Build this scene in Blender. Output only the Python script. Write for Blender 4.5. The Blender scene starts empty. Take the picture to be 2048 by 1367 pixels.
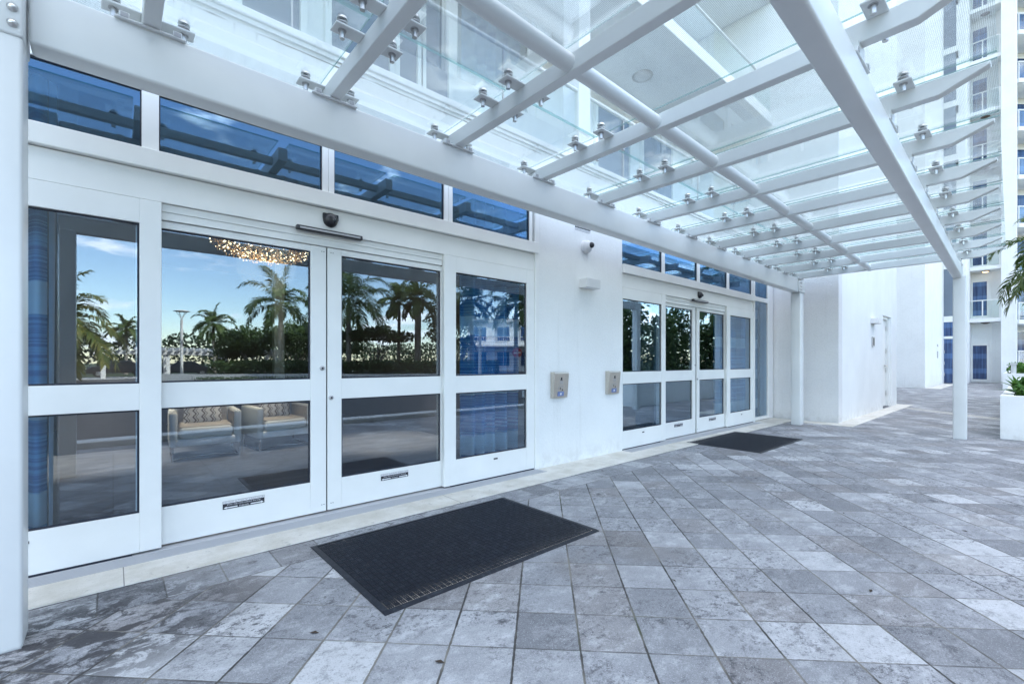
import bpy, bmesh, math, random
from mathutils import Vector, Matrix
R = math.radians
random.seed(7)
S = bpy.context.scene
COL = S.collection

# ------------------------------------------------------------------ materials
class NT:
    def __init__(s, name):
        s.m = bpy.data.materials.new(name); s.m.use_nodes = True
        s.t = s.m.node_tree; s.t.nodes.clear()
        s.out = s.t.nodes.new('ShaderNodeOutputMaterial')
    def n(s, typ, props=None, **inp):
        nd = s.t.nodes.new('ShaderNode' + typ)
        for k, v in (props or {}).items(): setattr(nd, k, v)
        for k, v in inp.items():
            k = k.replace('_', ' ')
            key = int(k[1:]) if k[0] == 'i' and k[1:].isdigit() else k
            s.set(nd.inputs[key], v)
        return nd
    def set(s, sock, v):
        if isinstance(v, bpy.types.NodeSocket): s.t.links.new(v, sock)
        elif isinstance(v, bpy.types.Node): s.t.links.new(v.outputs[0], sock)
        else:
            if sock.type == 'RGBA' and len(v) == 3: v = (*v, 1)
            sock.default_value = v
    def ma(s, op, a, b=0.0, c=0.0, clamp=False):
        nd = s.t.nodes.new('ShaderNodeMath'); nd.operation = op; nd.use_clamp = clamp
        for i, v in enumerate((a, b, c)): s.set(nd.inputs[i], v)
        return nd.outputs[0]
    def sm(s, v, a, b):
        nd = s.n('MapRange', {'interpolation_type': 'SMOOTHSTEP'}, Value=v, From_Min=a, From_Max=b)
        return nd.outputs[0]
    def mix(s, f, a, b, bt='MIX'):
        nd = s.t.nodes.new('ShaderNodeMix'); nd.data_type = 'RGBA'; nd.blend_type = bt
        s.set(nd.inputs[0], f); s.set(nd.inputs[6], a); s.set(nd.inputs[7], b)
        return nd.outputs[2]
    def noise(s, vec, scale, detail=4.0, rough=.55, dist=0.0):
        return s.n('TexNoise', Vector=vec, Scale=scale, Detail=detail, Roughness=rough, Distortion=dist).outputs[0]
    def ramp(s, f, stops):
        nd = s.n('ValToRGB', Fac=f); el = nd.color_ramp.elements
        while len(el) < len(stops): el.new(.5)
        for e, (p, c) in zip(el, stops): e.position = p; e.color = (*c, 1)
        return nd.outputs[0]
    def pos(s): return s.n('NewGeometry').outputs['Position']
    def obj(s): return s.n('TexCoord').outputs['Object']
    def scale(s, v, sc): return s.n('Mapping', Vector=v, Scale=sc).outputs[0]
    def bump(s, h, st=.3, d=.01): return s.n('Bump', Strength=st, Distance=d, Height=h).outputs[0]
    def bsdf(s, **k):
        b = s.n('BsdfPrincipled', **k); s.t.links.new(b.outputs[0], s.out.inputs[0]); return b
    def surf(s, sh): s.t.links.new(sh.outputs[0] if isinstance(sh, bpy.types.Node) else sh, s.out.inputs[0])

M = {}
def plain(name, col, rough=.5, metal=0.0, var=.0, vs=6.0, bump=0.0, bs=60.0, spec=.5):
    g = NT(name); k = dict(Roughness=rough, Metallic=metal)
    k['Specular_IOR_Level'] = spec
    p = g.pos()
    c = col
    if var:
        f = g.noise(p, vs, 5)
        c = g.mix(g.sm(f, .3, .7), tuple(x*(1-var) for x in col), tuple(min(1, x*(1+var*.6)) for x in col))
    k['Base_Color'] = c
    if bump: k['Normal'] = g.bump(g.noise(p, bs, 4), bump, .01)
    g.bsdf(**k); M[name] = g.m; return g.m

plain('white_aluminium', (.785, .795, .775), .42, 0, .035, 2.2)
plain('white_steel', (.715, .73, .725), .32, 0, .045, 1.8)
plain('stainless', (.62, .61, .60), .32, 1.0)
plain('brushed_panel', (.62, .57, .50), .36, .85, .06, 40)
plain('black_plastic', (.018, .019, .024), .35)
plain('dark_gasket', (.012, .016, .03), .6)
plain('grey_plastic', (.42, .42, .43), .45)
plain('pale_plastic', (.68, .68, .68), .45)
plain('asphalt', (.075, .075, .08), .85, 0, .25, 3, .2, 80)
plain('concrete', (.42, .41, .39), .8, 0, .12, 2, .1, 50)
plain('white_roadside', (.70, .69, .67), .7, 0, .1, 2)
plain('lawn', (.035, .058, .018), .9, 0, .4, 2, .4, 30)
plain('soil', (.05, .035, .025), .9, 0, .3, 12, .4, 40)
plain('trunk_bark', (.26, .23, .19), .85, 0, .3, 6, .3, 25)
plain('crownshaft', (.10, .15, .05), .5, 0, .2, 4)
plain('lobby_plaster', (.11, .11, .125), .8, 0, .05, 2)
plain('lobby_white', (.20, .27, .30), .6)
plain('armchair_fabric', (.74, .78, .78), .8, 0, .08, 60)
plain('armchair_tan', (.50, .46, .41), .75, 0, .12, 30)
plain('chrome', (.55, .52, .48), .18, 1)
plain('car_paint', (.03, .033, .04), .25, .3)
plain('car_glass', (.02, .025, .03), .05)
plain('tyre', (.015, .015, .016), .8)
plain('roof_tile', (.30, .15, .09), .8, 0, .2, 3)
plain('sign_red', (.45, .07, .05), .45)
plain('sheer_lining', (.42, .55, .68), .7, 0, .08, 8)
plain('sticker_black', (.02, .02, .03), .5)
plain('sticker_white', (.78, .78, .80), .5)
plain('blue_button', (.17, .22, .40), .5)
plain('bronze_fixture', (.16, .12, .09), .4, .6)

def stucco(name, col, st, sc, stain=False):
    g = NT(name); p = g.pos()
    n1 = g.noise(p, sc, 5, .6); n2 = g.noise(p, 1.1, 5)
    c = g.mix(g.sm(n2, .3, .75), tuple(x*.93 for x in col), col)
    c = g.mix(g.ma('MULTIPLY', g.sm(n1, .35, .62), .10), c, (1, 1, 1))
    zb = g.n('SeparateXYZ', Vector=p).outputs[2]
    c = g.mix(g.ma('MULTIPLY', g.ma('MULTIPLY', g.sm(zb, .34, .0), g.sm(g.noise(p, 6, 6, .7), .42, .66)), .24), c, (.34, .31, .27))
    c = g.mix(g.ma('MULTIPLY', g.sm(g.noise(g.scale(p, (6, 6, .35)), 1.5, 5, .65), .56, .74), .13), c, (.42, .41, .38))
    if stain:   # mildew line that runs below the coping, dripping in thin streaks
        x = g.n('SeparateXYZ', Vector=p); z = x.outputs[2]
        wob = g.noise(g.n('CombineXYZ', X=x.outputs[0]).outputs[0], 3.0, 5, .7)
        drip = g.sm(g.noise(g.n('CombineXYZ', X=g.ma('MULTIPLY', x.outputs[0], 1.0)).outputs[0], 26.0, 2, .5), .58, .74)
        ln = g.ma('ADD', 3.985, g.ma('MULTIPLY', wob, .03))
        d = g.ma('SUBTRACT', ln, z)
        band = g.ma('MULTIPLY', g.sm(d, -.006, .0), g.sm(d, .017, .004))
        dr = g.ma('MULTIPLY', drip, g.ma('MULTIPLY', g.sm(d, -.004, .002), g.sm(d, .11, .0)))
        pt = g.sm(g.noise(p, 2.4, 3), .38, .6)
        f = g.ma('MULTIPLY', g.ma('MAXIMUM', g.ma('MULTIPLY', band, pt), g.ma('MULTIPLY', dr, .9)), .95, clamp=True)
        c = g.mix(f, c, (.16, .15, .11))
    g.bsdf(Base_Color=c, Roughness=.85, Normal=g.bump(n1, st, .012)); M[name] = g.m
stucco('stucco', (.79, .805, .795), .35, 55, True)
stucco('rough_stucco', (.72, .72, .72), .9, 42)
stucco('smooth_plaster', (.815, .83, .82), .12, 70)
stucco('tower_stucco', (.80, .815, .81), .1, 12)

def glass(name, tint, refl, rough=0.0, rc=(.93, .97, 1), fk=.55, wav=0.0):
    g = NT(name)
    tr = g.n('BsdfTransparent', Color=(*tint, 1))
    gl = g.n('BsdfGlossy', Color=(*rc, 1), Roughness=rough)
    if wav: g.set(gl.inputs['Normal'], g.bump(g.noise(g.pos(), 1.3, 1), wav, .02))
    fr = g.n('Fresnel', IOR=1.45).outputs[0]
    f = g.ma('ADD', refl, g.ma('MULTIPLY', fr, fk), clamp=True)
    g.surf(g.n('MixShader', Fac=f, i1=tr.outputs[0], i2=gl.outputs[0])); M[name] = g.m
glass('door_glass', (.82, .90, .96), .115, 0.0, (.84, .93, 1), fk=.34, wav=.035)
glass('transom_glass', (.50, .68, .80), .16, 0.0, (.50, .70, .88), wav=.02)
glass('balustrade_glass', (.955, .985, .98), .005, fk=.12)
def edge():
    g = NT('clear_edge'); d = g.n('BsdfPrincipled', Base_Color=(.27, .37, .37, 1), Roughness=.3); t = g.n('BsdfTransparent', Color=(.5, .78, .74, 1))
    g.surf(g.n('MixShader', Fac=.55, i1=d.outputs[0], i2=t.outputs[0])); M['clear_edge'] = g.m
edge()

def upper_glass():
    g = NT('window_glass'); p = g.pos()
    n = g.noise(p, .6, 3)
    c = g.mix(n, (.11, .14, .185), (.20, .25, .31))
    g.bsdf(Base_Color=c, Roughness=.30, Specular_IOR_Level=.4); M['window_glass'] = g.m
    g = NT('blue_window'); p = g.pos()
    x = g.n('SeparateXYZ', Vector=p)
    w = g.noise(g.scale(p, (1, 7, .35)), 1.6, 2)
    b = g.ma('FRACT', g.ma('MULTIPLY', x.outputs[2], 1.05))
    f = g.ma('ADD', g.ma('MULTIPLY', g.sm(w, .35, .7), .5), g.ma('MULTIPLY', g.sm(b, .62, .7), .45))
    c = g.mix(f, (.012, .035, .11), (.08, .17, .36))
    g.bsdf(Base_Color=c, Roughness=.08, Specular_IOR_Level=.6); M['blue_window'] = g.m
upper_glass()

def frit():   # roof glass with a fine printed white dot pattern
    g = NT('fritted_glass'); p = g.pos(); x = g.n('SeparateXYZ', Vector=p)
    pit = .0085
    row = g.ma('FLOOR', g.ma('DIVIDE', x.outputs[1], pit))
    fx = g.ma('SUBTRACT', g.ma('FRACT', g.ma('ADD', g.ma('DIVIDE', x.outputs[0], pit), g.ma('MULTIPLY', row, .5))), .5)
    fy = g.ma('SUBTRACT', g.ma('FRACT', g.ma('DIVIDE', x.outputs[1], pit)), .5)
    d = g.ma('SQRT', g.ma('ADD', g.ma('MULTIPLY', fx, fx), g.ma('MULTIPLY', fy, fy)))
    dot = g.ma('MULTIPLY', g.sm(d, .34, .28), .25)
    tr = g.n('BsdfTransparent', Color=(.955, .985, .985, 1))
    gl = g.n('BsdfGlossy', Color=(1, 1, 1, 1), Roughness=0.0)
    fr = g.n('Fresnel', IOR=1.42).outputs[0]
    base = g.n('MixShader', Fac=g.ma('MULTIPLY', fr, .35), i1=tr.outputs[0], i2=gl.outputs[0])
    df = g.n('BsdfDiffuse', Color=(.8, .83, .84, 1)); tl = g.n('BsdfTranslucent', Color=(.8, .83, .84, 1))
    w = g.n('MixShader', Fac=.5, i1=df.outputs[0], i2=tl.outputs[0])
    dirt = g.sm(g.noise(p, 1.7, 5, .6), .5, .8)
    f = g.ma('ADD', dot, g.ma('MULTIPLY', dirt, .02))
    g.surf(g.n('MixShader', Fac=f, i1=base.outputs[0], i2=w.outputs[0])); M['fritted_glass'] = g.m
frit()

def pavers():
    g = NT('slate_pavers'); p = g.pos(); x = g.n('SeparateXYZ', Vector=p)
    X, Y = x.outputs[0], x.outputs[1]
    pit = .309
    a = g.ma('DIVIDE', g.ma('ADD', g.ma('MULTIPLY', g.ma('ADD', X, Y), .70711), .02), pit)
    b = g.ma('DIVIDE', g.ma('SUBTRACT', g.ma('MULTIPLY', g.ma('SUBTRACT', X, Y), .70711), .18), pit)
    a2 = g.ma('DIVIDE', g.ma('ADD', X, .067), .301); b2 = g.ma('DIVIDE', g.ma('SUBTRACT', Y, 3.255), .33)
    bor = g.ma('MULTIPLY', g.ma('GREATER_THAN', Y, 3.255), g.ma('LESS_THAN', X, 11.9))
    def lerp(u, v): return g.ma('ADD', g.ma('MULTIPLY', u, g.ma('SUBTRACT', 1.0, bor)), g.ma('MULTIPLY', v, bor))
    a, b = lerp(a, a2), lerp(b, b2)
    ca, cb = g.ma('FLOOR', a), g.ma('FLOOR', b)
    fa, fb = g.ma('FRACT', a), g.ma('FRACT', b)
    ea = g.ma('MINIMUM', fa, g.ma('SUBTRACT', 1.0, fa)); eb = g.ma('MINIMUM', fb, g.ma('SUBTRACT', 1.0, fb))
    wob = g.ma('MULTIPLY', g.ma('SUBTRACT', g.noise(p, 22, 3), .5), .010)
    e = g.ma('ADD', g.ma('MULTIPLY', g.ma('MINIMUM', ea, g.ma('MULTIPLY', eb, .92)), pit), wob)
    e = g.ma('MAXIMUM', e, 0.0)
    e2 = g.ma('MAXIMUM', g.ma('ADD', g.ma('MULTIPLY', eb, pit), wob), 0.0); e1 = g.ma('MAXIMUM', g.ma('ADD', g.ma('MULTIPLY', ea, pit), wob), 0.0)
    joint = g.ma('MAXIMUM', g.sm(e2, .0068, .0034), g.ma('MULTIPLY', g.sm(e1, .0050, .0022), .75))
    cell = g.n('CombineXYZ', X=ca, Y=cb, Z=g.ma('MULTIPLY', bor, 7.0)).outputs[0]
    wn = g.n('TexWhiteNoise', {'noise_dimensions': '3D'}, Vector=cell)
    rnd = wn.outputs['Value']; rc = g.n('SeparateColor', Color=wn.outputs['Color'])
    col = g.ramp(rnd, [(0, (.170, .174, .185)), (.22, (.225, .231, .245)), (.55, (.285, .292, .308)), (.82, (.35, .357, .372)), (.91, (.44, .45, .465)), (1, (.52, .528, .538))])
    col = g.mix(g.ma('MULTIPLY', g.sm(rc.outputs[1], .84, .9), .6), col, (.20, .185, .18))
    # streaky clouds inside each stone, shifted per stone
    sh = g.n('VectorMath', {'operation': 'MULTIPLY_ADD'}, i0=wn.outputs['Color'], i1=(9, 9, 9), i2=p).outputs[0]
    loc = g.n('Mapping', Vector=sh, Rotation=(0, 0, R(45)), Scale=(1.0, 1.5, 1)).outputs[0]
    n1 = g.noise(loc, 5.5, 9, .76); n2 = g.noise(loc, 13, 7, .78)
    amp = g.ma('ADD', .35, g.ma('MULTIPLY', rc.outputs[0], .65))
    col = g.mix(g.ma('MULTIPLY', g.ma('MULTIPLY', g.sm(n1, .48, .66), amp), .75), col, (.56, .57, .59))
    col = g.mix(g.ma('MULTIPLY', g.sm(n1, .46, .32), .5), col, (.15, .155, .17))
    n3 = g.noise(p, 42, 6, .8)
    drk = g.ma('MULTIPLY', g.ma('MAXIMUM', g.sm(n2, .51, .62), g.sm(n3, .53, .62)), g.sm(g.noise(p, 2.1, 5, .65), .39, .55))
    col = g.mix(g.ma('MULTIPLY', drk, g.ma('ADD', .42, g.ma('MULTIPLY', rc.outputs[2], .55))), col, (.060, .060, .068))
    fine = g.noise(p, 170, 4, .8)
    col = g.mix(g.ma('MULTIPLY', g.sm(fine, .54, .68), .65), col, (.58, .59, .62))
    col = g.mix(g.ma('MULTIPLY', g.sm(fine, .45, .34), .55), col, (.09, .092, .105))
    brn = g.ma('MULTIPLY', g.sm(g.noise(p, .8, 6, .68), .52, .66), .42)
    col = g.mix(brn, col, (.17, .155, .145))
    big = g.noise(p, .45, 3); col = g.mix(g.ma('MULTIPLY', g.sm(big, .45, .75), .22), col, (.15, .15, .16))
    # old dark mildew in the corner under the left post and by the kerb
    dx = g.ma('ADD', X, .15); dy = g.ma('SUBTRACT', Y, 3.05)
    dist = g.ma('SQRT', g.ma('ADD', g.ma('MULTIPLY', dx, dx), g.ma('MULTIPLY', g.ma('MULTIPLY', dy, dy), 1.6)))
    st = g.ma('MULTIPLY', g.sm(g.noise(loc, 7, 7, .7, .6), .44, .54), g.sm(dist, 1.05, .25))
    kst = g.ma('MULTIPLY', g.sm(g.noise(p, 5, 6, .7), .56, .68), g.sm(Y, 2.9, 3.5))
    col = g.mix(g.ma('MULTIPLY', g.ma('MAXIMUM', st, g.ma('MULTIPLY', kst, .7)), .85), col, (.024, .022, .025))
    jc = g.mix(g.sm(g.noise(p, 1.6, 4), .42, .6), (.05, .047, .044), (.20, .188, .165))
    jc = g.mix(g.ma('MULTIPLY', g.sm(g.noise(p, 1.1, 4), .60, .68), .7), jc, (.045, .06, .02))
    col = g.mix(joint, col, jc)
    tilt = g.ma('MULTIPLY', g.ma('ADD', g.ma('MULTIPLY', fa, g.ma('SUBTRACT', rc.outputs[0], .5)), g.ma('MULTIPLY', fb, g.ma('SUBTRACT', rc.outputs[1], .5))), .5)
    h = g.ma('ADD', g.ma('ADD', g.sm(e, .0, .009), tilt), g.ma('MULTIPLY', g.noise(p, 90, 4), .25))
    g.bsdf(Base_Color=col, Roughness=g.ma('ADD', .55, g.ma('MULTIPLY', n1, .25)), Specular_IOR_Level=.4, Normal=g.bump(h, .55, .006))
    M['slate_pavers'] = g.m
pavers()

def kerbstone():
    g = NT('cream_concrete'); p = g.pos(); x = g.n('SeparateXYZ', Vector=p)
    n = g.noise(p, 3, 6, .65); f = g.noise(p, 120, 4, .7)
    col = g.mix(g.sm(n, .3, .7), (.56, .53, .46), (.72, .695, .64))
    col = g.mix(g.ma('MULTIPLY', g.sm(f, .42, .3), .5), col, (.25, .23, .2))
    col = g.mix(g.ma('MULTIPLY', g.sm(g.noise(p, 9, 5, .7), .6, .72), .45), col, (.15, .14, .12))
    fx = g.ma('FRACT', g.ma('DIVIDE', g.ma('SUBTRACT', x.outputs[0], .05), 2.45))
    j = g.sm(g.ma('MINIMUM', fx, g.ma('SUBTRACT', 1.0, fx)), .0016, .0006)
    col = g.mix(g.ma('MULTIPLY', j, .8), col, (.12, .11, .1))
    g.bsdf(Base_Color=col, Roughness=.85, Normal=g.bump(f, .3, .004)); M['cream_concrete'] = g.m
kerbstone()

def lobby_floor_mat():
    g = NT('lobby_stone'); p = g.pos(); x = g.n('SeparateXYZ', Vector=p)
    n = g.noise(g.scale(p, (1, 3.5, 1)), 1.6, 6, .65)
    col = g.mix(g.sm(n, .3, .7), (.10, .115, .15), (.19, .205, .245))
    def e(v, s):
        f = g.ma('FRACT', g.ma('DIVIDE', v, s)); return g.ma('MINIMUM', f, g.ma('SUBTRACT', 1.0, f))
    j = g.sm(g.ma('MINIMUM', e(x.outputs[0], .9), e(x.outputs[1], .45)), .008, .003)
    col = g.mix(g.ma('MULTIPLY', j, .5), col, (.05, .05, .06))
    g.bsdf(Base_Color=col, Roughness=.35); M['lobby_stone'] = g.m
lobby_floor_mat()

def curtain_mat():
    g = NT('striped_curtain'); p = g.pos(); x = g.n('SeparateXYZ', Vector=p); z = x.outputs[2]
    fine = g.noise(g.n('CombineXYZ', X=g.ma('MULTIPLY', x.outputs[0], .6), Z=g.ma('MULTIPLY', z, 60)).outputs[0], 1.0, 3, .6)
    wide = g.ma('FRACT', g.ma('DIVIDE', g.ma('SUBTRACT', z, .23), .72))
    pale = g.ma('MULTIPLY', g.sm(wide, .0, .02), g.sm(wide, .34, .31))
    col = g.mix(g.sm(fine, .42, .62), (.04, .18, .44), (.14, .40, .68))
    col = g.mix(g.ma('MULTIPLY', pale, .85), col, (.58, .78, .88))
    d = g.n('BsdfDiffuse', Color=col); t = g.n('BsdfTranslucent', Color=col)
    g.surf(g.n('MixShader', Fac=.12, i1=d.outputs[0], i2=t.outputs[0])); M['striped_curtain'] = g.m
curtain_mat()

def rubber():
    g = NT('mat_rubber'); p = g.pos()
    n = g.noise(p, 30, 5, .7)
    col = g.mix(g.sm(n, .45, .75), (.011, .013, .020), (.038, .044, .056))
    g.bsdf(Base_Color=col, Roughness=.55, Specular_IOR_Level=.35); M['mat_rubber'] = g.m
    g = NT('mat_backing'); o = g.obj(); x = g.n('SeparateXYZ', Vector=o)
    edge = g.ma('MULTIPLY', g.sm(x.outputs[1], -.43, -.565), g.sm(g.noise(o, 1.7, 3), .30, .52))
    pn = g.noise(o, 3.2, 5, .7)
    f = g.ma('MAXIMUM', g.ma('MULTIPLY', edge, g.sm(pn, .30, .48)), g.ma('MULTIPLY', g.sm(pn, .60, .76), .55))
    gr = g.noise(o, 220, 3)
    col = g.mix(g.ma('MULTIPLY', f, g.sm(gr, .25, .5)), (.006, .007, .011), (.64, .57, .47))
    g.bsdf(Base_Color=col, Roughness=.9); M['mat_backing'] = g.m
rubber()

def chevron():
    g = NT('chevron_cloth'); o = g.obj(); x = g.n('SeparateXYZ', Vector=o)
    tri = g.ma('ABSOLUTE', g.ma('SUBTRACT', g.ma('FRACT', g.ma('MULTIPLY', x.outputs[2], 11.0)), .5))
    v = g.ma('FRACT', g.ma('MULTIPLY', g.ma('ADD', x.outputs[0], g.ma('MULTIPLY', tri, .075)), 9.5))
    dk = g.ma('MAXIMUM', g.ma('MULTIPLY', g.sm(v, .05, .1), g.sm(v, .3, .25)), g.ma('MULTIPLY', g.sm(v, .4, .45), g.sm(v, .55, .5)))
    col = g.mix(dk, (.78, .77, .74), (.20, .18, .18))
    g.bsdf(Base_Color=col, Roughness=.9); M['chevron_cloth'] = g.m
chevron()

def leaf(name, cols, tr=.35):
    g = NT(name)
    r = g.n('NewGeometry').outputs['Random Per Island']
    c = g.ramp(r, [(i/(len(cols)-1), k) for i, k in enumerate(cols)])
    d = g.n('BsdfPrincipled', Base_Color=c, Roughness=.5, Specular_IOR_Level=.4); t = g.n('BsdfTranslucent', Color=c)
    g.surf(g.n('MixShader', Fac=tr, i1=d.outputs[0], i2=t.outputs[0])); M[name] = g.m
leaf('palm_leaf', [(.05, .10, .025), (.08, .14, .035), (.11, .16, .04), (.15, .17, .05)])
leaf('sunlit_palm_leaf', [(.07, .11, .025), (.12, .16, .035), (.19, .19, .04), (.25, .22, .05)])  # golden sunlight is painted into these leaf colours
leaf('shrub_leaf', [(.035, .07, .02), (.06, .11, .03), (.085, .14, .035), (.12, .17, .05)], .3)
leaf('hedge_leaf', [(.04, .075, .025), (.06, .105, .03), (.085, .13, .04)], .25)
leaf('bright_leaf', [(.06, .16, .03), (.09, .22, .04), (.14, .28, .06)], .3)

def emit(name, col, st):
    g = NT(name); e = g.n('Emission', Color=(*col, 1), Strength=st); g.surf(e); M[name] = g.m
emit('lamp_glow', (1, .70, .38), .8)
leaf('treeline_leaf', [(.015, .03, .012), (.025, .05, .018), (.04, .07, .025)], .2)
emit('crystal_glow', (1, .72, .38), 1.6)
plain('crystal_dark', (.34, .22, .10), .2, .3)

# ------------------------------------------------------------------ mesh building
class MB:
    def __init__(s): s.v = []; s.f = []; s.mi = []; s.ms = []; s.sm = []
    def m(s, name):
        if name not in s.ms: s.ms.append(name)
        return s.ms.index(name)
    def add(s, vs, fs, mat, smooth=False):
        o = len(s.v); s.v += [tuple(p) for p in vs]; k = s.m(mat)
        for f in fs: s.f.append(tuple(i+o for i in f)); s.mi.append(k); s.sm.append(smooth)
    def box(s, x0, x1, y0, y1, z0, z1, mat, T=None):
        vs = [Vector((x, y, z)) for z in (z0, z1) for y in (y0, y1) for x in (x0, x1)]
        if T: vs = [T @ p for p in vs]
        s.add(vs, [(0, 2, 3, 1), (4, 5, 7, 6), (0, 1, 5, 4), (2, 6, 7, 3), (0, 4, 6, 2), (1, 3, 7, 5)], mat)
    def bbox(s, x0, x1, y0, y1, z0, z1, mat, bev=.004, seg=2, T=None):
        bm = bmesh.new(); bmesh.ops.create_cube(bm, size=1)
        for v in bm.verts: v.co = Vector(((x0+x1)/2+v.co.x*(x1-x0), (y0+y1)/2+v.co.y*(y1-y0), (z0+z1)/2+v.co.z*(z1-z0)))
        bmesh.ops.bevel(bm, geom=bm.edges[:], offset=bev, segments=seg, profile=.5, affect='EDGES')
        s.frombm(bm, mat, T, seg > 2)
    def frombm(s, bm, mat, T=None, smooth=False):
        bm.verts.index_update()
        s.add([(T @ v.co) if T else v.co.copy() for v in bm.verts], [[v.index for v in f.verts] for f in bm.faces], mat, smooth); bm.free()
    def prism(s, poly, axis, a, b, mat):   # poly in the other two axes
        def P(u, w, t): return {'x': (t, u, w), 'y': (u, t, w), 'z': (u, w, t)}[axis]
        n = len(poly); vs = [P(u, w, a) for u, w in poly] + [P(u, w, b) for u, w in poly]
        fs = [tuple(range(n))[::-1], tuple(range(n, 2*n))] + [(i, (i+1) % n, n+(i+1) % n, n+i) for i in range(n)]
        s.add(vs, fs, mat)
    def cyl(s, p, q, r0, r1=None, n=16, mat=None, caps=True, smooth=True):
        p, q = Vector(p), Vector(q); r1 = r0 if r1 is None else r1
        d = (q-p).normalized(); u = d.orthogonal().normalized(); w = d.cross(u)
        ring = lambda c, r: [c+(u*math.cos(2*math.pi*i/n)+w*math.sin(2*math.pi*i/n))*r for i in range(n)]
        vs = ring(p, r0)+ring(q, r1)
        s.add(vs, [(i, (i+1) % n, n+(i+1) % n, n+i) for i in range(n)], mat, smooth)
        if caps: s.add(vs, [tuple(range(n))[::-1], tuple(range(n, 2*n))], mat)
    def tube(s, pts, r, n=8, mat=None):
        for i in range(len(pts)-1):
            ra = r[i] if isinstance(r, list) else r; rb = r[i+1] if isinstance(r, list) else r
            s.cyl(pts[i], pts[i+1], ra, rb, n, mat)
    def lathe(s, c, prof, n, mat, axis='z', T=None):
        vs = []
        for r, h in prof:
            for i in range(n):
                t = 2*math.pi*i/n; a, b = r*math.cos(t), r*math.sin(t)
                vs.append(Vector({'z': (a, b, h), 'y': (a, -h, b), 'x': (h, a, b)}[axis])+Vector(c))
        if T: vs = [T @ v for v in vs]
        k = len(prof)
        fs = [(j*n+i, j*n+(i+1) % n, (j+1)*n+(i+1) % n, (j+1)*n+i) for j in range(k-1) for i in range(n)]
        s.add(vs, fs, mat, True)
    def ball(s, c, r, mat, n=2, sc=(1, 1, 1)):
        bm = bmesh.new(); bmesh.ops.create_icosphere(bm, subdivisions=n, radius=r)
        for v in bm.verts: v.co = Vector(c)+Vector((v.co.x*sc[0], v.co.y*sc[1], v.co.z*sc[2]))
        s.frombm(bm, mat, None, True)
    def text(s, t, x, y, z, w, h, mat):    # lettering standing in a plane y = const, read from -y
        c = bpy.data.curves.new('lettering', 'FONT'); c.body = t; c.size = 1; c.resolution_u = 2
        o = bpy.data.objects.new('lettering', c); COL.objects.link(o)
        me = o.to_mesh(); xs = [v.co.x for v in me.vertices]; ys = [v.co.y for v in me.vertices]
        if xs:
            x0, x1, y0, y1 = min(xs), max(xs), min(ys), max(ys)
            vs = [(x+(v.co.x-x0)/(x1-x0)*w, y, z+(v.co.y-y0)/(y1-y0)*h) for v in me.vertices]
            s.add(vs, [tuple(p.vertices) for p in me.polygons], mat)
        o.to_mesh_clear(); bpy.data.objects.remove(o); bpy.data.curves.remove(c)
    def build(s, name, parent=None, loc=None):
        me = bpy.data.meshes.new(name); me.from_pydata(s.v, [], s.f); me.update()
        for k in s.ms: me.materials.append(M[k])
        me.polygons.foreach_set('material_index', s.mi); me.polygons.foreach_set('use_smooth', s.sm)
        bm = bmesh.new(); bm.from_mesh(me); bmesh.ops.recalc_face_normals(bm, faces=bm.faces[:]); bm.to_mesh(me); bm.free()
        o = bpy.data.objects.new(name, me); COL.objects.link(o)
        if parent: o.parent = parent
        if loc: o.location = loc
        return o

def tag(o, label, cat, group=None):
    o['label'] = label; o['category'] = cat
    if group: o['group'] = group
    return o
def thing(name, label, cat, loc=(0, 0, 0), rz=0, group=None):
    o = bpy.data.objects.new(name, None); COL.objects.link(o); o.empty_display_size = .2
    o.location = loc; o.rotation_euler = (0, 0, rz)
    return tag(o, label, cat, group)
def struct(o, kind='structure'): o['kind'] = kind; return o
def dup(o, loc=None, rz=None, label=None, parent=None, sc=None):
    c = o.copy(); COL.objects.link(c)
    if parent: c.parent = parent
    if loc is not None: c.location = loc
    if rz is not None: c.rotation_euler = (0, 0, rz)
    if sc: c.scale = sc if isinstance(sc, tuple) else (sc, sc, sc)
    if label: c['label'] = label
    for ch in list(o.children): dup(ch, parent=c)
    return c

# ------------------------------------------------------------------ ground and roads
b = MB(); b.box(-500, 500, -500, 500, -.5, -.02, 'lawn'); struct(b.build('ground'))
b = MB(); b.box(-60, 60, -46, -1.90, -.3, 0.0, 'asphalt'); struct(b.build('driveway'))
b = MB(); b.box(-14, 60, -1.50, 3.66, -.2, .004, 'slate_pavers'); b.box(12.06, 60, 3.66, 14, -.2, .004, 'slate_pavers'); struct(b.build('paving'))
b = MB(); b.bbox(-60, 11.7, -1.90, -1.50, -.3, .10, 'white_roadside', .02); struct(b.build('driveway_kerb'))
b = MB()
b.box(-14, 11.98, 3.60, 4.22, -.1, .012, 'cream_concrete')
b.box(11.55, 11.98, 2.45, 3.60, -.1, .0121, 'cream_concrete')
b.box(11.98, 18.9, 2.45, 2.80, -.1, .0122, 'cream_concrete')
b.box(18.55, 18.95, 2.80, 8, -.1, .0123, 'cream_concrete')
for i in range(2):
    T = Matrix.Translation((17.55, 2.50, 0)) @ Matrix.Rotation(R(227), 4, 'Z')
    b.box(-.6, 2.9, -.10+i*.22, -.02+i*.22, .0, .0085, 'cream_concrete', T)
b.box(31.2, 38.9, 3.0, 3.6, -.1, .0124, 'cream_concrete')
struct(b.build('kerb'))
b = MB(); b.box(-3, 18, -45.5, -39.5, -.1, .02, 'concrete'); struct(b.build('path'))

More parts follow.
